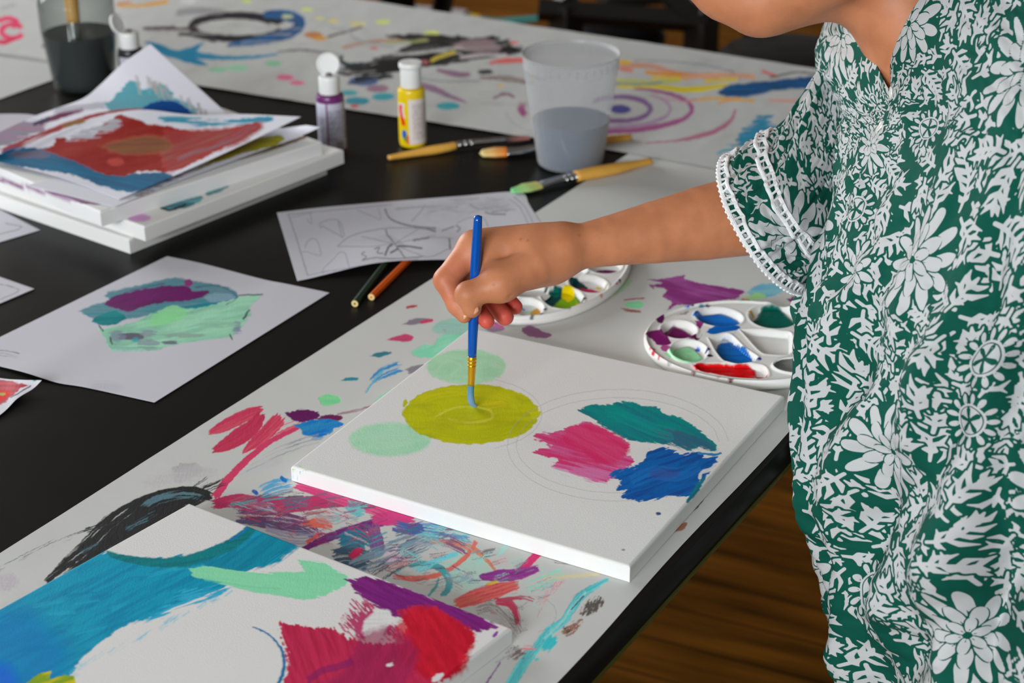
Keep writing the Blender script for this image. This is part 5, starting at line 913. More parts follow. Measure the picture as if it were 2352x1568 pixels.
# ------------------------------------------------------------------ implicit surfaces for bodies
class SDF:
    def __init__(s, pts, pad, h):
        pts = np.asarray(pts, float); s.lo = pts.min(0)-pad; s.h = h; s.n = np.ceil((pts.max(0)+pad-s.lo)/h).astype(int)+1
        s.f = np.full(s.n, 0.06, np.float32)
        s.ax = [s.lo[i]+h*np.arange(s.n[i]) for i in range(3)]
    def _w(s, a, pad):
        a = np.asarray(a); i0 = np.clip(np.floor((a.min(0)-pad-s.lo)/s.h).astype(int), 0, s.n); i1 = np.clip(np.ceil((a.max(0)+pad-s.lo)/s.h).astype(int)+1, 0, s.n)
        if (i1 <= i0).any(): return None
        sl = tuple(slice(i0[k], i1[k]) for k in range(3)); X, Y, Z = np.meshgrid(*[s.ax[k][i0[k]:i1[k]].astype(np.float32) for k in range(3)], indexing='ij'); return sl, X, Y, Z
    def _cap(s, X, Y, Z, a, b, ra, rb, sq=None):
        a = np.asarray(a, float); b = np.asarray(b, float); d = b-a; L2 = d@d+1e-12
        t = np.clip(((X-a[0])*d[0]+(Y-a[1])*d[1]+(Z-a[2])*d[2])/L2, 0, 1); qx, qy, qz = X-a[0]-t*d[0], Y-a[1]-t*d[1], Z-a[2]-t*d[2]
        r = ra+(rb-ra)*t
        if sq is not None:                       # flatten along a direction
            n, k = np.asarray(sq[0]), sq[1]; m_ = qx*n[0]+qy*n[1]+qz*n[2]; q2 = qx*qx+qy*qy+qz*qz+(k*k-1)*m_*m_; return (np.sqrt(np.maximum(q2, 0))-r)/max(1, k**.5)
        return np.sqrt(qx*qx+qy*qy+qz*qz)-r
    def cap(s, a, b, ra, rb=None, k=0.006, sq=None):
        rb = ra if rb is None else rb; w_ = s._w([a, b], max(ra, rb)+k+.012)
        if w_ is None: return s
        sl, X, Y, Z = w_; d = s._cap(X, Y, Z, a, b, ra, rb, sq); f = s.f[sl]
        hh = np.clip(.5+.5*(f-d)/k, 0, 1); s.f[sl] = f*(1-hh)+d*hh-k*hh*(1-hh); return s
    def chain(s, P, R, k=0.005, sq=None):
        for i in range(len(P)-1): s.cap(P[i], P[i+1], R[i], R[i+1], .0008 if i else k, sq)
        return s
    def ell(s, c, rad, k=.02, M=None):
        c = np.asarray(c); R_ = max(rad); w_ = s._w([c-R_, c+R_], k+.012)
        if w_ is None: return s
        sl, X, Y, Z = w_; Q_ = np.stack([X-c[0], Y-c[1], Z-c[2]], -1)
        if M is not None: Q_ = Q_@np.array(M)
        rad = np.array(rad); l = np.sqrt(((Q_/rad)**2).sum(-1)); d = (l-1)*min(rad) if False else l*(l-1)/(np.sqrt(((Q_/rad**2)**2).sum(-1))+1e-9)
        f = s.f[sl]; hh = np.clip(.5+.5*(f-d)/k, 0, 1); s.f[sl] = f*(1-hh)+d*hh-k*hh*(1-hh); return s
    def dent(s, P, r, k=.003, depth=1.0):
        for i in range(len(P)-1):
            w_ = s._w([P[i], P[i+1]], r+k+.006)
            if w_ is None: continue
            sl, X, Y, Z = w_; d = -s._cap(X, Y, Z, P[i], P[i+1], r, r); f = s.f[sl]; hh = np.clip(.5-.5*(f-d)/k, 0, 1); s.f[sl] = f*(1-hh)+d*hh+k*hh*(1-hh)
        return s
    def mesh(s):
        f = s.f; n = s.n; ins = f < 0
        c = np.zeros((n[0]-1, n[1]-1, n[2]-1), np.int8)
        for i in (0, 1):
            for j in (0, 1):
                for k in (0, 1): c += ins[i:n[0]-1+i, j:n[1]-1+j, k:n[2]-1+k]
        act = (c > 0) & (c < 8); idx = np.full(act.shape, -1, np.int32); I = np.argwhere(act); idx[act] = np.arange(len(I))
        acc = np.zeros((len(I), 3)); cnt = np.zeros(len(I)); cor = np.array([(i, j, k) for i in (0, 1) for j in (0, 1) for k in (0, 1)])
        V = [f[I[:, 0]+q[0], I[:, 1]+q[1], I[:, 2]+q[2]] for q in cor]
        for a in range(8):
            for b in range(a+1, 8):
                if abs(cor[a]-cor[b]).sum() == 1:
                    m_ = (V[a] < 0) != (V[b] < 0); t = np.where(m_, V[a]/(V[a]-V[b]+1e-12), 0)
                    acc += m_[:, None]*(cor[a]+t[:, None]*(cor[b]-cor[a])); cnt += m_
        P = s.lo+s.h*(I+acc/cnt[:, None]); Fq = []
        for ax in range(3):
            u, v = [(1, 2), (2, 0), (0, 1)][ax]; A_ = ins; sl0 = [slice(None)]*3; sl1 = [slice(None)]*3; sl0[ax] = slice(0, -1); sl1[ax] = slice(1, None)
            ch = ins[tuple(sl0)] != ins[tuple(sl1)]; E_ = np.argwhere(ch); ok = (E_[:, u] > 0) & (E_[:, v] > 0) & (E_[:, u] < n[u]-1) & (E_[:, v] < n[v]-1); E_ = E_[ok]
            inn = ins[E_[:, 0], E_[:, 1], E_[:, 2]]; q = []
            for du, dv in ((-1, -1), (0, -1), (0, 0), (-1, 0)):
                c_ = E_.copy(); c_[:, u] += du; c_[:, v] += dv; q.append(idx[c_[:, 0], c_[:, 1], c_[:, 2]])
            q = np.stack(q, 1); q[~inn] = q[~inn][:, ::-1]; Fq.append(q)
        Fq = np.vstack(Fq); Fq = Fq[(Fq >= 0).all(1)]; return P, Fq
def smooth_mesh(P, Fq, it=3, lam=.5):
    for _ in range(it):
        acc = np.zeros_like(P); cnt = np.zeros(len(P))
        for a, b in ((0, 1), (1, 2), (2, 3), (3, 0)):
            for x, y in ((a, b), (b, a)):
                i, j = Fq[:, x], Fq[:, y]
                for d in range(3): acc[:, d] += np.bincount(i, P[j, d], len(P))
                cnt += np.bincount(i, minlength=len(P))
        P = P+lam*(acc/np.maximum(cnt, 1)[:, None]-P)
    return P
def W(*a): return atd(a[0], a[1], a[2])

# ------------------------------------------------------------------ the person
person = empty('person', (0.62, 1.30, 0.0), 0, 'person in a green and white floral tunic bending over the table and painting', 'person')
skin_m, _nt, _lk, _b = mat_new('skin')
_at = _nt.new('ShaderNodeAttribute'); _at.attribute_name = 'paint'
_tc = _nt.new('ShaderNodeTexCoord'); _n = _nt.new('ShaderNodeTexNoise'); _n.inputs['Scale'].default_value = 45; _n.inputs['Detail'].default_value = 6; _lk.new(_tc.outputs['Object'], _n.inputs['Vector'])
_mx = _nt.new('ShaderNodeMix'); _mx.data_type = 'RGBA'; _mx.blend_type = 'MULTIPLY'; _mx.inputs['Factor'].default_value = 0.55
_rp = _nt.new('ShaderNodeValToRGB'); _rp.color_ramp.elements[0].color = (.80, .74, .72, 1); _rp.color_ramp.elements[1].color = (1.12, 1.12, 1.12, 1); _rp.color_ramp.elements[0].position = .35; _rp.color_ramp.elements[1].position = .65
_lk.new(_n.outputs[0], _rp.inputs[0]); _lk.new(_at.outputs['Color'], _mx.inputs['A']); _lk.new(_rp.outputs[0], _mx.inputs['B']); _lk.new(_mx.outputs['Result'], _b.inputs['Base Color'])
_b.inputs['Roughness'].default_value = .48; _b.inputs['Specular IOR Level'].default_value = .35; _b.inputs['Subsurface Weight'].default_value = .18; _b.inputs['Subsurface Radius'].default_value = (1, .35, .2); _b.inputs['Subsurface Scale'].default_value = .004
_v = _nt.new('ShaderNodeTexVoronoi'); _v.inputs['Scale'].default_value = 900; _lk.new(_tc.outputs['Object'], _v.inputs['Vector'])
_bp = _nt.new('ShaderNodeBump'); _bp.inputs['Strength'].default_value = .12; _bp.inputs['Distance'].default_value = .0006; _lk.new(_v.outputs['Distance'], _bp.inputs['Height']); _lk.new(_bp.outputs[0], _b.inputs['Normal'])

# joints of the painting hand
def Wh(x, y, d): return atd(x, y, d-.031)
Wr = Wh(1296, 573, 1.520); El = W(1806, 476, 1.536); Sh = W(2010, 170, 1.60)
iM, iP, iD, iT = Wh(1088, 566, 1.519), Wh(1024, 643, 1.514), Wh(1050, 700, 1.511), Wh(1066, 724, 1.509)
mM, mP, mD, mT = Wh(1098, 563, 1.540), Wh(1052, 655, 1.543), Wh(1092, 704, 1.528), Wh(1118, 737, 1.515)
rM, rP, rD, rT = Wh(1120, 566, 1.556), Wh(1085, 650, 1.561), Wh(1128, 696, 1.547), Wh(1160, 727, 1.533)
pM, pP, pD, pT = Wh(1150, 572, 1.568), Wh(1128, 640, 1.574), Wh(1156, 678, 1.562), Wh(1183, 705, 1.549)
tC, tM, tI, tT = Wh(1228, 606, 1.508), Wh(1150, 652, 1.496), Wh(1075, 676, 1.4930), Wh(1084, 708, 1.4965)
allp = [Wr, El, iP, pP, iT, mT, rT, tT, tI]
S1 = SDF(allp, .060, .0014)
S1.chain([Wr+(El-Wr)*t for t in (0, .08, .2, .4, .62, .85, 1)], [.0185, .0193, .0216, .0268, .0322, .0362, .0350], k=.010)
bk = _U*0.0
for q, r0, r1 in ((iM, .0175, .0135), (mM, .0180, .0135), (rM, .0175, .0125), (pM, .0165, .0115)): S1.cap(Wr+(q-Wr)*.05, q, r0, r1, k=.012)
S1.cap(Wh(1230, 575, 1.522), Wh(1120, 580, 1.530), .0185, .0165, k=.012)
S1.cap(Wh(1262, 612, 1.530), Wh(1180, 640, 1.548), .0165, .0130, k=.012)      # heel of the hand
S1.chain([Wr+(tC-Wr)*.3, tC, tM], [.0160, .0185, .0138], k=.012)
S1.cap(tM, Wh(1112, 600, 1.515), .0115, .010, k=.014)                         # web between thumb and index
S1.chain([tM, tI], [.0132, .0108], k=.005); S1.chain([tI, tT], [.0108, .0082], k=.0035)
def finger(M_, P_, D_, T_, r):
    S1.cap(M_, P_, r[0], r[1], k=.005); S1.cap(P_, D_, r[1], r[2], k=.0035); S1.cap(D_, T_, r[2], r[3], k=.003)
finger(iM, iP, iD, iT, (.0128, .0104, .0086, .0068))
finger(mM, mP, mD, mT, (.0120, .0098, .0078, .0068))
finger(rM, rP, rD, rT, (.0112, .0095, .0084, .0078))
finger(pM, pP, pD, pT, (.0100, .0085, .0075, .0068))
# creases at knuckles, thumb joint and where the fingers meet
for P_, r in (([Wh(1049, 598, 1.497), Wh(1057, 612, 1.495), Wh(1064, 626, 1.497)], .0011), ([Wh(1060, 590, 1.495), Wh(1071, 604, 1.497), Wh(1080, 622, 1.50)], .0010),
              ([Wh(1018, 642, 1.500), Wh(1040, 644, 1.501), Wh(1056, 642, 1.503)], .0013), ([Wh(1044, 700, 1.485), Wh(1058, 708, 1.488)], .0008),
              ([Wh(1236, 668, 1.495), Wh(1200, 676, 1.487), Wh(1170, 682, 1.487)], .0008)): S1.dent(P_, r)
P1, F1 = S1.mesh(); P1 = smooth_mesh(P1, F1, 2)

# the rest of the body: head, neck, trunk, arms, legs
head = dict(cr=W(1790, -285, 1.48), fo=W(1600, -255, 1.48), ch=W(1742, 4, 1.472))
pel = np.array([0.66, 1.33, 0.86]); lat = np.array([-.2, .98, 0]); lat /= np.linalg.norm(lat)
nb = W(2190, 215, 1.478); shL = W(2480, 175, 1.295); shR = W(2085, 235, 1.60); elL = W(2830, 640, 1.25); wrL = W(2800, 1010, 1.27)
bp = [W(1430, -420, 1.48), W(2000, -480, 1.48), pel+[.2, .2, 0], pel-[.2, .3, 0.3], shL, elL, wrL, shR, El]
S2 = SDF(bp, .10, .0058)
S2.ell(head['cr'], (.086, .074, .092), k=.02); S2.ell(W(1640, -190, 1.48), (.062, .058, .07), k=.03)
K2 = .022
S2.cap(head['ch'], W(1690, -30, 1.473), .0205, .026, k=K2)
S2.cap(head['ch'], W(1930, -70, 1.435), .021, .026, k=K2); S2.cap(head['ch'], W(1930, -80, 1.525), .021, .026, k=K2)
S2.cap(W(1770, -10, 1.475), W(1990, -48, 1.48), .026, .032, k=K2)
S2.cap(W(1655, -20, 1.473), W(1640, -100, 1.475), .022, .034, k=.015)
S2.chain([nb, W(2045, -60, 1.49), W(1900, -220, 1.485)], [.050, .052, .050], k=.02)
S2.cap(shL, shR, .042, .040, k=.03); S2.cap(nb, (shL+shR)/2+(pel-nb)*.16, .046, .08, k=.03)
mid = (shL+shR)/2
for o in (-.07, .07): S2.cap(mid+lat*o+(pel-mid)*.24, pel+lat*o*.9, .078, .10, k=.05)
S2.chain([shL, elL, wrL], [.040, .036, .024], k=.02); S2.chain([shR, El+(shR-El)*.10], [.038, .031], k=.01)
for k_, o in enumerate((-.03, -.01, .01, .03)): S2.chain([wrL, wrL+np.array([o*.5, o, -.08]), wrL+np.array([o*.5-.01, o*1.1, -.13])], [.016, .011, .009], k=.006)
S2.chain([wrL, wrL+np.array([-.03, -.03, -.05]), wrL+np.array([-.045, -.035, -.08])], [.014, .011, .010], k=.006)
P2, F2 = S2.mesh(); P2 = smooth_mesh(P2, F2, 3)
# face details at finer resolution joined into the head
def tip_w(P, tips, r): return np.max([np.exp(-(np.linalg.norm(P-t, axis=1)/r)**2) for t in tips], 0)
PP = np.vstack([P1, P2]); FF_ = np.vstack([F1, F2+len(P1)])
base = alb((171, 111, 77)); red = alb((184, 76, 64)); colr = np.tile(base, (len(PP), 1))
wv = np.clip(tip_w(PP, [mT, rT, pT, (mT+mD)/2, (rT+rD)/2, (pT+pD)/2], .014)*1.25, 0, 1)[:, None]; colr = colr*(1-wv)+red*wv
wv = (tip_w(PP, [iP, (iP+iD)/2, Wh(1058, 610, 1.50)], .015)*.5)[:, None]; colr = colr*(1-wv)+alb((178, 88, 66))*wv
for x, y, d, r in ((1134, 654, 1.484, .0012), (1196, 549, 1.503, .0013), (1212, 552, 1.503, .0010), (1330, 540, 1.50, .0012)):
    wv = np.exp(-(np.hypot(*(np.array(proj(PP))-np.array([[x], [y]]))/(r*2600))**2))*(np.linalg.norm(PP-Wh(x, y, d), axis=1) < .02); wv = wv[:, None]*.6; colr = colr*(1-wv)+alb((130, 60, 40))*wv
me = mesh_np('body', PP, FF_, col=np.c_[colr, np.zeros(len(PP))]); body = link('body', me, skin_m, person)
# face
hairlike = simple('dark_brown', (34, 24, 20), .4)
M_nail = simple('fingernail', (206, 146, 106), .35, sss=.1)
def nail(c, d, n, w=.0052, l=.0065):
    d = d/np.linalg.norm(d); n = n-d*(n@d); n /= np.linalg.norm(n); s_ = np.cross(d, n); V = []
    u = np.linspace(-1, 1, 9); v = np.linspace(-1, 1, 9); Ug, Vg = np.meshgrid(u, v); q = np.sqrt(np.clip(1-.35*Ug**2*(Vg > 0)-.2*Ug**2, .2, 1))
    P = c+(s_*0)[None, None]+Ug[..., None]*s_*w+(Vg*q)[..., None]*d*l-(Ug**2)[..., None]*n*.0022-((Vg**2)[..., None])*n*.0006
    me = mesh_np('fingernail', P, grid_faces(9, 9)); o = link('fingernail', me, M_nail, body); sd = o.modifiers.new('t', 'SOLIDIFY'); sd.thickness = .0006; sd.offset = 0
tow = -_F
nail(tT+tow*.0079+(tI-tT)*.05, tT-tI, tow-_R*.25); nail(iT+tow*.0062-_R*.0012+(iD-iT)*.2, iT-iD, tow-_R*.7, .0045, .0058)
fm = MB(); ctr = head['ch']
face_skin = simple('face_skin', (160, 102, 71), .48); lips = simple('lips', (170, 84, 74), .4); sweep('lips', [W(1618, -52, 1.452), W(1600, -42, 1.475), W(1618, -52, 1.498)], [.002, .0065, .002], lips, body)
sweep('nose', [W(1560, -190, 1.475), W(1530, -120, 1.475), W(1540, -95, 1.475)], [.008, .012, .011], face_skin, body)
for dd in (-.032, .032):
    MB().lathe([(0, -.0115), (.007, -.009), (.0115, 0), (.007, .009), (0, .0115)], W(1545, -215, 1.475+dd), 16).build('eye', simple('eye_white', (190, 184, 178), .25), body); _e = W(1545, -215, 1.475+dd); MB().lathe([(0, -.004), (.004, -.003), (.0055, 0), (.004, .003), (0, .004)], _e+np.array([-.0085, 0, -.004]), 14).build('iris', hairlike, body); sweep('eyebrow', [W(1540, -262, 1.475+dd*.55), W(1528, -272, 1.475+dd), W(1545, -262, 1.475+dd*1.5)], [.0015, .0032, .0015], hairlike, body)
    sweep('ear', [W(1840, -190, 1.475+dd*2.55), W(1850, -230, 1.475+dd*2.7), W(1835, -265, 1.475+dd*2.6)], [.007, .013, .008], face_skin, body)
S3 = SDF([W(1560, -520, 1.48), W(2130, -100, 1.48)], .11, .006)
S3.ell(W(1825, -330, 1.48), (.093, .086, .090), k=.02); S3.cap(W(1915, -275, 1.455), W(1915, -275, 1.505), .064, .064, k=.03); S3.ell(W(2080, -400, 1.48), (.045, .045, .045), k=.02)
P3, F3 = S3.mesh(); hair_m = simple('dark_hair', (30, 22, 18), .45, bump=(180, .5, .004, 4, 'Object', (1, 8, 1)))
link('hair', mesh_np('hair', smooth_mesh(P3, F3, 3), F3), hair_m, person)['label'] = 'dark hair tied in a bun'
# trousers and shoes
S4 = SDF([pel+[.15, .25, .1], [pel[0]-.2, pel[1]-.3, .03]], .06, .008)
S4.cap(pel-lat*.07, pel+lat*.07, .125, .125, k=.05)
for sgn in (-1, 1):
    hp = pel+lat*.09*sgn-[0, 0, .05]; kn = hp+np.array([-.03, 0, -.37]); an = np.array([kn[0]+.03, kn[1]+.01*sgn, .10]); S4.chain([hp, kn, an], [.095, .068, .058], k=.03)
P4, F4 = S4.mesh(); link('trousers', mesh_np('trousers', smooth_mesh(P4, F4, 2), F4), simple('dark_trouser_cloth', (34, 36, 42), .85), person)
for sgn in (-1, 1):
    kn = pel+lat*.09*sgn; f0 = np.array([kn[0]+.03, kn[1]+.01*sgn, .045]); sweep('shoe', [f0+[.06, 0, 0], f0, f0+[-.10, 0, -.008], f0+[-.19, 0, -.018]], [.036, .044, .042, .026], simple('black_shoe', (24, 24, 24), .4), person, flat=[1, 1, .85, .8])

# ------------------------------------------------------------------ printed cloth: vines, leaves and flowers, white on green
TN = 900; TS = 0.27; TSC = 1.36                                   # tile pixels, tile size in metres
def make_tile():
    rs = np.random.RandomState(11); mm_ = TN/(TS*1000.0); D = np.full((TN, TN), 4.0, np.float32); OUT = np.full((TN, TN), 9.0, np.float32)   # D: union distance (mm); OUT: distance to thin green outlines
    def win(x, y, r):
        x0, y0 = int((x-r)*mm_), int((y-r)*mm_); n = int(2*r*mm_)+2; ix = np.arange(x0, x0+n); iy = np.arange(y0, y0+n); X, Y = np.meshgrid(ix/mm_, iy/mm_); return np.ix_(iy % TN, ix % TN), X, Y
    def petal(cx, cy, a, r0, L, wd, overwrite=True):
        w_, X, Y = win(cx, cy, r0+L+3); ca, sa = math.cos(a), math.sin(a); u = ((X-cx)*ca+(Y-cy)*sa-r0)/L; v = (-(X-cx)*sa+(Y-cy)*ca)
        hw = wd*np.sqrt(np.clip(u, 0, 1))*np.clip(1-u, 0, 1)**.42*1.55; d = np.abs(v)-hw; d = np.where((u < 0) | (u > 1), np.hypot(np.maximum(-u, u-1)*L, np.abs(v)), d)
        ins = d < 0; o = np.abs(d+.05); DD = D[w_]; OO = OUT[w_]; OO = np.where(ins, np.minimum(9, o), np.minimum(OO, np.where(d < .6, o, 9))); D[w_] = np.minimum(d, DD); OUT[w_] = OO
        vein = np.where(ins & (u < .30) & (u > .14), np.abs(v), 9); OUT[w_] = np.minimum(OUT[w_], vein+.12)
    fl = [(34, 40, 27), (150, 48, 30), (92, 128, 25), (212, 128, 29), (36, 205, 29), (150, 212, 28), (246, 218, 20)]
    for cx, cy, R_ in fl:
        a0 = rs.rand()*6; n = 12
        for k in range(n): petal(cx, cy, a0+k*2*np.pi/n, R_*.36, R_*.64, R_*.165)
        for k in range(9): petal(cx, cy, a0+.3+k*2*np.pi/9, R_*.16, R_*.50, R_*.155)
        for k in range(6): petal(cx, cy, a0+.1+k*2*np.pi/6, R_*.04, R_*.34, R_*.12)
        w_, X, Y = win(cx, cy, R_*.12); q = np.hypot(X-cx, Y-cy)-R_*.07; D[w_] = np.where(q < 0, 1.0, D[w_])
    # scalloped medallions with fringe
    for cx, cy, a in ((98, 14, 1.0), (214, 66, 2.2), (12, 122, 4.0), (102, 250, .3), (222, 182, 5.2)):
        for k in range(13): t = a+k*.483; petal(cx, cy, t, 9.2, 6.5, 2.3)
        w_, X, Y = win(cx, cy, 13); q = np.hypot(X-cx, (Y-cy))-9.6; D[w_] = np.minimum(D[w_], q); OUT[w_] = np.where(q < 0, np.abs(q+1.6), OUT[w_])
        for k in range(5):
            t = a+k*1.2; x1, y1 = cx+math.cos(t)*6.0, cy+math.sin(t)*6.0; dx, dy = x1-cx, y1-cy; tt = np.clip(((X-cx)*dx+(Y-cy)*dy)/(dx*dx+dy*dy), 0, 1); d = np.hypot(X-cx-tt*dx, Y-cy-tt*dy)-(.7+.8*tt); D[w_] = np.where(d < .3, np.maximum(D[w_], -d), D[w_])
    # lobed leaves fill the rest, always keeping a green gap
    for i in range(1500):
        x, y = rs.rand(2)*TS*1000
        if D[int(y*mm_) % TN, int(x*mm_) % TN] < 1.2: continue
        a = rs.rand()*6.28; L = (12+rs.rand()*20) if i < 500 else 6+rs.rand()*8; cur = (rs.rand()-.5)*.16; R_ = L*.62+11; cx, cy = x+math.cos(a)*L/2, y+math.sin(a)*L/2
        w_, X, Y = win(cx, cy, R_); DD = D[w_]; ds = np.full(X.shape, 9.0, np.float32); px_, py_, aa = x, y, a; st = 4.6; n = max(1, int(L/st)); side = 1
        def cap2(x0, y0, x1, y1, r0, r1):
            dx, dy = x1-x0, y1-y0; t = np.clip(((X-x0)*dx+(Y-y0)*dy)/(dx*dx+dy*dy+1e-9), 0, 1); return np.hypot(X-x0-t*dx, Y-y0-t*dy)-(r0+(r1-r0)*t)
        for k in range(n):
            nx, ny = px_+math.cos(aa)*st, py_+math.sin(aa)*st; ds = np.minimum(ds, cap2(px_, py_, nx, ny, .9, 1.0))
            for sd in (1, -1):
                b = aa+sd*(.75+.5*rs.rand()); ll = (4.6+4.0*math.sin(math.pi*(k+.7)/(n+.5)))*(.7+.6*rs.rand()); mx_, my_ = nx+math.cos(b)*ll*.55, ny+math.sin(b)*ll*.55; b2 = b-sd*(.3+.5*rs.rand())
                ds = np.minimum(ds, cap2(nx, ny, mx_, my_, .95, 1.45)); ds = np.minimum(ds, cap2(mx_, my_, mx_+math.cos(b2)*ll*.6, my_+math.sin(b2)*ll*.62, 1.45, .3))
                if rs.rand() < .4: b3 = b+sd*.7; ds = np.minimum(ds, cap2(mx_, my_, mx_+math.cos(b3)*ll*.45, my_+math.sin(b3)*ll*.45, 1.0, .3))
            px_, py_ = nx, ny; aa += cur*st*.6
        ds = np.minimum(ds, cap2(px_, py_, px_+math.cos(aa)*4.5, py_+math.sin(aa)*4.5, 1.8, .6)); eff = np.maximum(ds, 1.25-DD)
        if (eff < 0).sum()/mm_**2 < (26 if i < 700 else 9): continue
        D[w_] = np.minimum(DD, eff)
    Wt = np.clip(.5-D*1.6, 0, 1); Wt = Wt*np.clip(.15+(OUT-.20)*2.6, .12, 1); return Wt.astype(np.float32)
TILE = make_tile()
def tile_at(u, v):
    x = (np.asarray(u)/TSC/TS*TN) % TN; y = (np.asarray(v)/TSC/TS*TN) % TN; xi = x.astype(int) % TN; yi = y.astype(int) % TN; fx = x-x.astype(int); fy = y-y.astype(int); x1 = (xi+1) % TN; y1 = (yi+1) % TN
    return (TILE[yi, xi]*(1-fx)+TILE[yi, x1]*fx)*(1-fy)+(TILE[y1, xi]*(1-fx)+TILE[y1, x1]*fx)*fy
cloth_m, nt, lk, b = mat_new('printed_cotton'); a_ = nt.new('ShaderNodeAttribute'); a_.attribute_name = 'print'
rp = nt.new('ShaderNodeValToRGB'); rp.color_ramp.elements[0].position = .36; rp.color_ramp.elements[1].position = .62
rp.color_ramp.elements[0].color = (*alb((0, 80, 66))*.72, 1); rp.color_ramp.elements[1].color = (*alb((166, 167, 167)), 1)
lk.new(a_.outputs['Fac'], rp.inputs[0]); lk.new(rp.outputs[0], b.inputs['Base Color']); b.inputs['Roughness'].default_value = .85; b.inputs['Specular IOR Level'].default_value = .2
noise_bump(nt, lk, b, 1400, .15, .0005, 1)
def bicubic(G, s, t):
    """G (rows, cols, 3) control net; s rows (open), t columns (closed)"""
    G = np.asarray(G, float); R_, C_ = G.shape[:2]
    def wts(f): return np.stack([(-f+2*f*f-f**3)/2, (2-5*f*f+3*f**3)/2, (f+4*f*f-3*f**3)/2, (-f*f+f**3)/2], 1)
    ti = np.floor(t).astype(int); wt = wts(t-ti); row = sum(wt[:, k][None, :, None]*G[:, (ti+k-1) % C_] for k in range(4))
    si = np.clip(np.floor(s).astype(int), 0, R_-2); ws = wts(s-si); Gp = np.concatenate([2*row[:1]-row[1:2], row, 2*row[-1:]-row[-2:-1]], 0)
    return sum(ws[:, k][:, None, None]*Gp[si+k] for k in range(4))
def net(rows): return np.array([[W(*p) for p in r] for r in rows])
DR = [ # F, NF, N, NB, B, FB, Fa, FF   (front, towards the camera, back, far side)
 [(2045, 206, 1.44), (2050, 130, 1.405), (2100, 20, 1.370), (2190, -100, 1.385), (2220, -170, 1.46), (2120, -130, 1.535), (1958, 46, 1.535), (1996, 112, 1.490)],
 [(2018, 262, 1.445), (2075, 215, 1.375), (2210, 70, 1.300), (2320, -110, 1.320), (2340, -240, 1.46), (2110, -190, 1.610), (1902, 38, 1.605), (1900, 160, 1.535)],
 [(1950, 342, 1.450), (2065, 372, 1.330), (2340, 250, 1.205), (2530, -40, 1.230), (2620, -270, 1.46), (2330, -180, 1.670), (1985, 100, 1.670), (1915, 262, 1.570)],
 [(1908, 480, 1.455), (1995, 560, 1.325), (2320, 560, 1.185), (2720, 300, 1.200), (2950, 0, 1.45), (2600, 60, 1.690), (2180, 330, 1.670), (1960, 440, 1.570)],
 [(1866, 640, 1.460), (1935, 720, 1.335), (2300, 790, 1.180), (2780, 640, 1.200), (3100, 330, 1.45), (2750, 330, 1.680), (2230, 520, 1.640), (1925, 600, 1.560)],
 [(1838, 860, 1.460), (1893, 950, 1.345), (2280, 1030, 1.185), (2780, 950, 1.200), (3100, 640, 1.45), (2750, 600, 1.650), (2230, 740, 1.610), (1900, 800, 1.545)],
 [(1848, 1080, 1.460), (1892, 1170, 1.350), (2270, 1260, 1.195), (2760, 1200, 1.200), (3080, 900, 1.45), (2720, 860, 1.630), (2230, 960, 1.590), (1905, 1020, 1.535)],
 [(1888, 1265, 1.455), (1925, 1360, 1.350), (2270, 1480, 1.200), (2740, 1430, 1.210), (3050, 1150, 1.45), (2700, 1080, 1.620), (2240, 1170, 1.580), (1935, 1220, 1.530)],
 [(1938, 1450, 1.450), (1970, 1545, 1.350), (2280, 1690, 1.210), (2720, 1650, 1.220), (3020, 1380, 1.45), (2680, 1300, 1.600), (2260, 1370, 1.570), (1980, 1400, 1.525)],
 [(1990, 1640, 1.445), (2020, 1730, 1.350), (2290, 1880, 1.220), (2700, 1860, 1.230), (2980, 1600, 1.45), (2650, 1520, 1.590), (2280, 1570, 1.560), (2030, 1590, 1.520)]]
G_ = net(DR)
ts_ = np.r_[np.arange(-1.6, 0, .0040), np.arange(0, 1, .0042), np.arange(1, 2.05, .0026), np.arange(2.05, 3.2, .012), np.arange(3.2, 6.4, .03)]
ss_ = np.linspace(0, 9, 1080)
P = bicubic(G_, ss_, ts_)
def arclen(P, ax): d = np.linalg.norm(np.diff(P, axis=ax), axis=2); z = np.zeros_like(np.take(d, [0], ax)); return np.cumsum(np.concatenate([z, d], ax), ax)
Uc = arclen(P, 1); Vc = arclen(P, 0); j0 = int(np.argmin(abs(ts_-1.3))); Uc = Uc-Uc[:, j0:j0+1]; Uu = Uc; Vv = np.broadcast_to(Vc[:, j0:j0+1], Vc.shape)
dU = np.gradient(P, axis=1); dV = np.gradient(P, axis=0); N_ = np.cross(dV, dU); N_ /= np.linalg.norm(N_, axis=2)[..., None]+1e-12
cen = P.mean(1, keepdims=True); sg = np.sign(((P-cen)*N_).sum(2).mean()); N_ *= sg
Sg, Tg = np.meshgrid(ss_, ts_, indexing='ij'); fade = np.clip((Sg-.25)/1.5, 0, 1)
vis_t = np.clip((Tg+.4)/.5, 0, 1)
fold = .0085*np.sin(Tg*8.3+1.1*np.sin(Sg*.8)+.5)*np.clip((Sg-2.5)/3, 0, 1)+.0050*np.sin(Tg*17+Sg*1.1+1.5*np.sin(Sg*.7+Tg*2))*np.clip((Sg-1.5)/3, 0, 1)
dg = Sg*1.55+Tg*3.4; fold += .0100*np.sin(dg*2.1+1.2*fbm(Sg*.8, Tg*1.5, 31))*np.exp(-((Sg-6.6)/2.2)**2)*np.clip(Tg-.4, 0, 1)
fold += .0140*(fbm(Sg*1.3+Tg*1.9, Tg*2.4-Sg*.9, 21, 3)-.5)*fade + .0034*(fbm(Sg*5+Tg*6, Tg*9-Sg*3, 23, 2)-.5)*fade
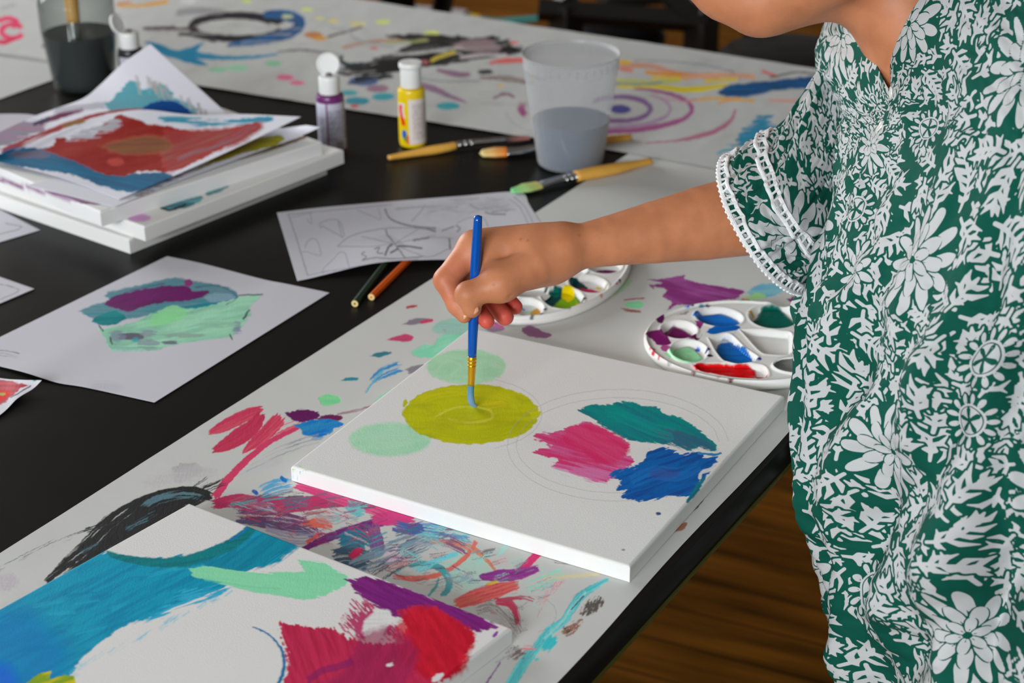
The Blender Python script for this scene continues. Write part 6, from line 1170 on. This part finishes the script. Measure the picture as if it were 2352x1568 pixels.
fold -= .012*np.exp(-((Tg-.62-.02*(Sg-5))/.045)**2)*np.clip((Sg-3)/1.2, 0, 1)*np.clip((7.2-Sg)/1.0, 0, 1)
fold *= 1.35*np.clip(.35+.65*np.abs(Tg-.12)/.5, .35, 1)
P = P+N_*fold[..., None]
# rest against the table edge
dn = (P[..., 0]-O2[0])*(-VD[0])+(P[..., 1]-O2[1])*(-VD[1]); push = np.clip(.014-dn, 0, .3)*np.clip((TZ+.06-P[..., 2])/.06, 0, 1); P[..., 0] += -VD[0]*push; P[..., 1] += -VD[1]*push
pr = tile_at(Uu+.02+.004*fbm(Uu*9, Vv*9, 3), Vv+.05)
me = mesh_np('tunic', P, grid_faces(len(ss_), len(ts_), True), extra={'print': pr}); tun = link('tunic', me, cloth_m, person)
so = tun.modifiers.new('thick', 'SOLIDIFY'); so.thickness = .0009; so.offset = -1
tun['label'] = 'green cotton tunic printed with white flowers and leaves'
# right sleeve
def srings(rows, phis, nrow):
    out = []
    for (cx, cy, D, r1, bul, rd, dx, dy) in rows:
        c = np.array([cx, cy, D]); pts = []
        for k in range(12):
            ph = 2*np.pi*k/12; q = c+np.cos(ph)*np.array([dx, dy, 0])*r1+np.sin(ph)*np.array([-dy*bul, dx*bul, -rd]); pts.append(W(*q))
        out.append(pts)
    G = np.array(out); s = np.linspace(0, len(rows)-1, nrow); t = np.arange(phis)*12.0/phis; return bicubic(G, s, t), s, t
SR = [(1757, 514, 1.520, 176, 62, .062, .50, .866), (1776, 503, 1.522, 172, 60, .064, .50, .866), (1808, 480, 1.528, 172, 56, .066, .50, .866), (1842, 455, 1.536, 168, 50, .066, .48, .877), (1858, 438, 1.540, 158, 48, .064, .48, .877), (1900, 370, 1.560, 142, 34, .062, .48, .877), (1946, 262, 1.585, 122, 20, .058, .46, .888), (1985, 160, 1.600, 104, 10, .052, .36, .93), (2030, 95, 1.605, 80, 0, .040, .30, .95)]
Ps, sS, tS = srings(SR, 620, 520)
cS = Ps.mean(1, keepdims=True); Ns = Ps-cS; Ns /= np.linalg.norm(Ns, axis=2)[..., None]; S_, T_ = np.meshgrid(sS, tS, indexing='ij')
A1 = 2*np.pi*T_/12; puck = (fbm(np.cos(A1)*7+20, np.sin(A1)*7+20+S_*.5, 41, 2)-.5)*.010+(fbm(np.cos(A1)*2.6+9, np.sin(A1)*2.6+S_*1.1, 43, 3)-.5)*.014
puck *= np.clip(S_/.6, .2, 1)*np.clip((8-S_)/2, 0, 1); puck -= .0042*np.exp(-((S_-3.25)/.22)**2)
Ps = Ps+Ns*puck[..., None]
pU = arclen(Ps, 1); pV = arclen(Ps, 0); pV = np.broadcast_to(pV[:, :1], pV.shape)
sl_o = link('sleeve', mesh_np('sleeve', Ps, grid_faces(len(sS), len(tS), True), extra={'print': tile_at(pU+.11, pV*1.0+.02)}), cloth_m, tun)
so = sl_o.modifiers.new('thick', 'SOLIDIFY'); so.thickness = .0009; so.offset = -1
# lace bands: two cords joined by little bars
M_lace = simple('white_lace', (216, 216, 216), .8, bump=(900, .3, .0006, 2))
def lace(si, dv, scal):
    i0 = int(si/8*(len(sS)-1)); i1 = min(len(sS)-1, i0+dv); A0 = Ps[i0]+Ns[i0]*.0022; B0 = Ps[i1]+Ns[i1]*.0022; mb = MB(); n = len(A0)
    def cord(Pc, r, w=0): q = Pc+(Ns[i0]*w*np.abs(np.sin(np.arange(n)*2*np.pi/10.0))[:, None] if w else 0); k = 6; aa = np.linspace(0, 2*np.pi, k, endpoint=False); T = np.roll(q, -1, 0)-np.roll(q, 1, 0); T /= np.linalg.norm(T, axis=1)[:, None]; n1 = Ns[i0]; n2 = np.cross(T, n1); V = (q[:, None]+r*(np.cos(aa)[None, :, None]*n1[:, None]+np.sin(aa)[None, :, None]*n2[:, None])); F = []; \
        [F.append((i*k+j, i*k+(j+1) % k, ((i+1) % n)*k+(j+1) % k, ((i+1) % n)*k+j)) for i in range(n) for j in range(k)]; mb.add(V.reshape(-1, 3), F)
    dirv = (B0-A0); cord(A0, .0016); cord(A0+dirv*.12, .0013); cord(B0, .0016); cord(B0-dirv*.12, .0013)
    for j in range(0, n, 10):
        a, b_ = A0[j]+Ns[i0][j]*.0002, B0[j]+Ns[i1][j]*.0002; mb.tube([a, (a+b_)/2, b_], [.0015, .0010, .0015], 6, caps=False)
    if scal:
        ax = -dirv/np.linalg.norm(dirv, axis=1)[:, None]
        for j in range(0, n, 8): c = A0[j]+ax[j]*.0012; mb.lathe([(0, -.0014), (.0012, -.0010), (.0017, 0), (.0012, .0010), (0, .0014)], c, 8)
    return mb.build('lace_trim', M_lace, tun)
lace(0.02, 62, True); lace(2.72, 56, False)
# left sleeve (towards the camera, mostly outside the photo)
LR = [W(2420, 130, 1.27), W(2600, 330, 1.25), W(2800, 600, 1.245), W(2815, 760, 1.255)]
Q_ = catmull(np.array(LR), 60); Tt = np.gradient(Q_, axis=0); Tt /= np.linalg.norm(Tt, axis=1)[:, None]; aa = np.linspace(0, 2*np.pi, 90, endpoint=False); V = []
for i in range(60):
    n1 = np.cross(Tt[i], [0, 0, 1.0]); n1 /= np.linalg.norm(n1); n2 = np.cross(Tt[i], n1); r = np.interp(i, [0, 59], [.062, .072]); V.append(Q_[i]+r*(np.cos(aa)[:, None]*n1+np.sin(aa)[:, None]*n2))
V = np.array(V); link('sleeve', mesh_np('sleeve', V, grid_faces(60, 90, True), extra={'print': tile_at(arclen(V, 1), arclen(V, 0))}), cloth_m, tun)
# buttons on the placket
M_btn = simple('pearl_button', (214, 210, 204), .25)
for s_i, t_i in ((.55, .55), (1.35, .42)):
    i = int(np.argmin(abs(ss_-s_i))); j = int(np.argmin(abs(ts_-t_i))); c = P[i, j]; n = N_[i, j]; x = np.cross(n, [0, 0, 1.0]); x /= np.linalg.norm(x); y = np.cross(n, x)
    MB().lathe([(0, 0), (.0052, 0), (.0058, .0008), (.0054, .0018), (.004, .0014), (0, .0012)], c+n*.0004, 24, M=np.stack([x, y, n], 1)).build('button', M_btn, tun)
# ------------------------------------------------------------------ things on the floor beyond the table
M_seat = simple('black_vinyl', (20, 20, 22), .32, bump=(25, .25, .01, 3)); M_bw = simple('black_stained_wood', (20, 19, 18), .45)
def fl(px, py): return at(px, py, -TZ)
def beam(name, a, b, w_, mat, parent, n=4):
    mb = MB(); mb.tube([a, b], w_/2*1.414, n); return mb.build(name, mat, parent, angle=30)
def stool(px, py, D, r, label, hs=None):
    c = atd(px, py, D); root = empty('padded_stool', (c[0], c[1], 0), 0, label, 'stool'); z = c[2]
    MB().lathe([(0, z-.055), (r*.9, z-.055), (r, z-.04), (r*1.02, z-.018), (r*.9, z-.003), (r*.5, z+.004), (0, z+.006)], (c[0], c[1], 0), 48).build('seat', M_seat, root)
    for k in range(4):
        a = .6+k*math.pi/2; p0 = np.array([c[0]+.6*r*math.cos(a), c[1]+.6*r*math.sin(a), z-.05]); p1 = np.array([c[0]+1.05*r*math.cos(a), c[1]+1.05*r*math.sin(a), 0.0]); MB().tube([p0, p1], .013, 12).build('leg', M_blackmetal, root)
    mb = MB(); q = [np.array([c[0]+.86*r*math.cos(t), c[1]+.86*r*math.sin(t), z*.45]) for t in np.linspace(0, 2*np.pi, 33)]; mb.tube(q, .009, 10, caps=False); mb.build('foot_ring', M_blackmetal, root)
stool(1405, 62, 3.75, .115, 'round black padded stool just beyond the far table edge above the water cup')
stool(1812, 112, 3.35, .135, 'glossy black padded stool beyond the table under the chin')
cb = atd(1612, 80, 3.6); ch = empty('wooden_chair', (cb[0], cb[1], 0), 0, 'black wooden chair frame between the two padded stools', 'chair')
for (x, y), nm in (((1612, 45), 'leg'), ((1300, 10), 'leg'), ((1750, -60), 'leg'), ((1450, -90), 'leg')):
    p = atd(x, y, 3.6 if y > 0 else 3.9); q = p.copy(); q[2] = 0; beam(nm, q, p, .052, M_bw, ch)
beam('seat_rail', atd(1236, 22, 3.6), atd(1625, 52, 3.6), .034, M_bw, ch); beam('brace', atd(1528, -22, 3.6), atd(1604, 56, 3.6), .036, M_bw, ch)
sp = atd(1525, -150, 3.8); MB().box((sp[0], sp[1], atd(1612, 36, 3.6)[2]+.02), (.40, .38, .03), .3).build('seat', M_bw, ch, bevel=.006)
beam('back_post', atd(1300, 10, 3.6), atd(1290, -330, 3.75), .036, M_bw, ch); beam('back_post', atd(1612, 45, 3.6), atd(1590, -330, 3.75), .036, M_bw, ch)
ca = atd(930, 40, 4.1); c2 = empty('folding_chair', (ca[0], ca[1], 0), 0, 'dark metal folding chair with leg crossing the top edge beyond the table', 'chair')
for a_, b_ in (((928, 62), (934, -60)), ((830, 60), (1000, -70)), ((1010, 45), (1030, -60))):
    p = atd(b_[0], b_[1], 4.15); q = atd(a_[0], a_[1], 4.1); d = q-p; q = p+d*(p[2]/-d[2]); beam('leg', q, p, .034, M_blackmetal, c2, 10)
st = atd(915, -62, 4.15); MB().box(st, (.24, .30, .03), .2).build('seat', simple('maroon_seat_cloth', (110, 44, 40), .8), c2, bevel=.008)
def flatq(name, pts, z, th, mat, label, cat):
    b_ = [at(x, y, z-TZ) for x, y in pts]; mb = MB(); n = len(b_); V = b_+[p+np.array([0, 0, th]) for p in b_]; mb.add(V, [tuple(range(n-1, -1, -1)), tuple(range(n, 2*n))]+[(i, (i+1) % n, n+(i+1) % n, n+i) for i in range(n)]); return tag(mb.build(name, mat, None, smooth=False), label, cat)
flatq('paper_stack', [(936, 60), (958, 34), (1072, 44), (1056, 70)], .0, .03, simple('grey_paper', (150, 148, 152), .7), 'grey white paper pile on the floor beyond the table', 'paper')
flatq('yellow_folder', [(1064, 72), (1078, 50), (1102, 52), (1094, 76)], .0, .024, simple('yellow_card', (196, 160, 10), .6), 'small yellow card beside the paper pile on the floor', 'card')
q = [at(x, y, .018-TZ) for x, y in ((950, 8), (1010, 14), (1075, 26), (1130, 38), (1180, 36), (1240, 31), (1300, 27), (1345, 30))]
Q_ = catmull(np.array(q), 60); wv = np.array([0.0, 1, 0])*.026; V = np.concatenate([[p-wv, p+wv, p+wv+[0, 0, .004], p-wv+[0, 0, .004]] for p in Q_]); k = 60
F = [(i*4+j, i*4+(j+1) % 4, (i+1)*4+(j+1) % 4, (i+1)*4+j) for i in range(k-1) for j in range(4)]+[(0, 1, 2, 3), (k*4-1, k*4-2, k*4-3, k*4-4)]
V[:, 2] -= .017; tag(MB().add(V, F).build('teal_strap', simple('teal_webbing', (20, 130, 130), .6), None), 'teal webbing strap lying across the floor beyond the table', 'strap')
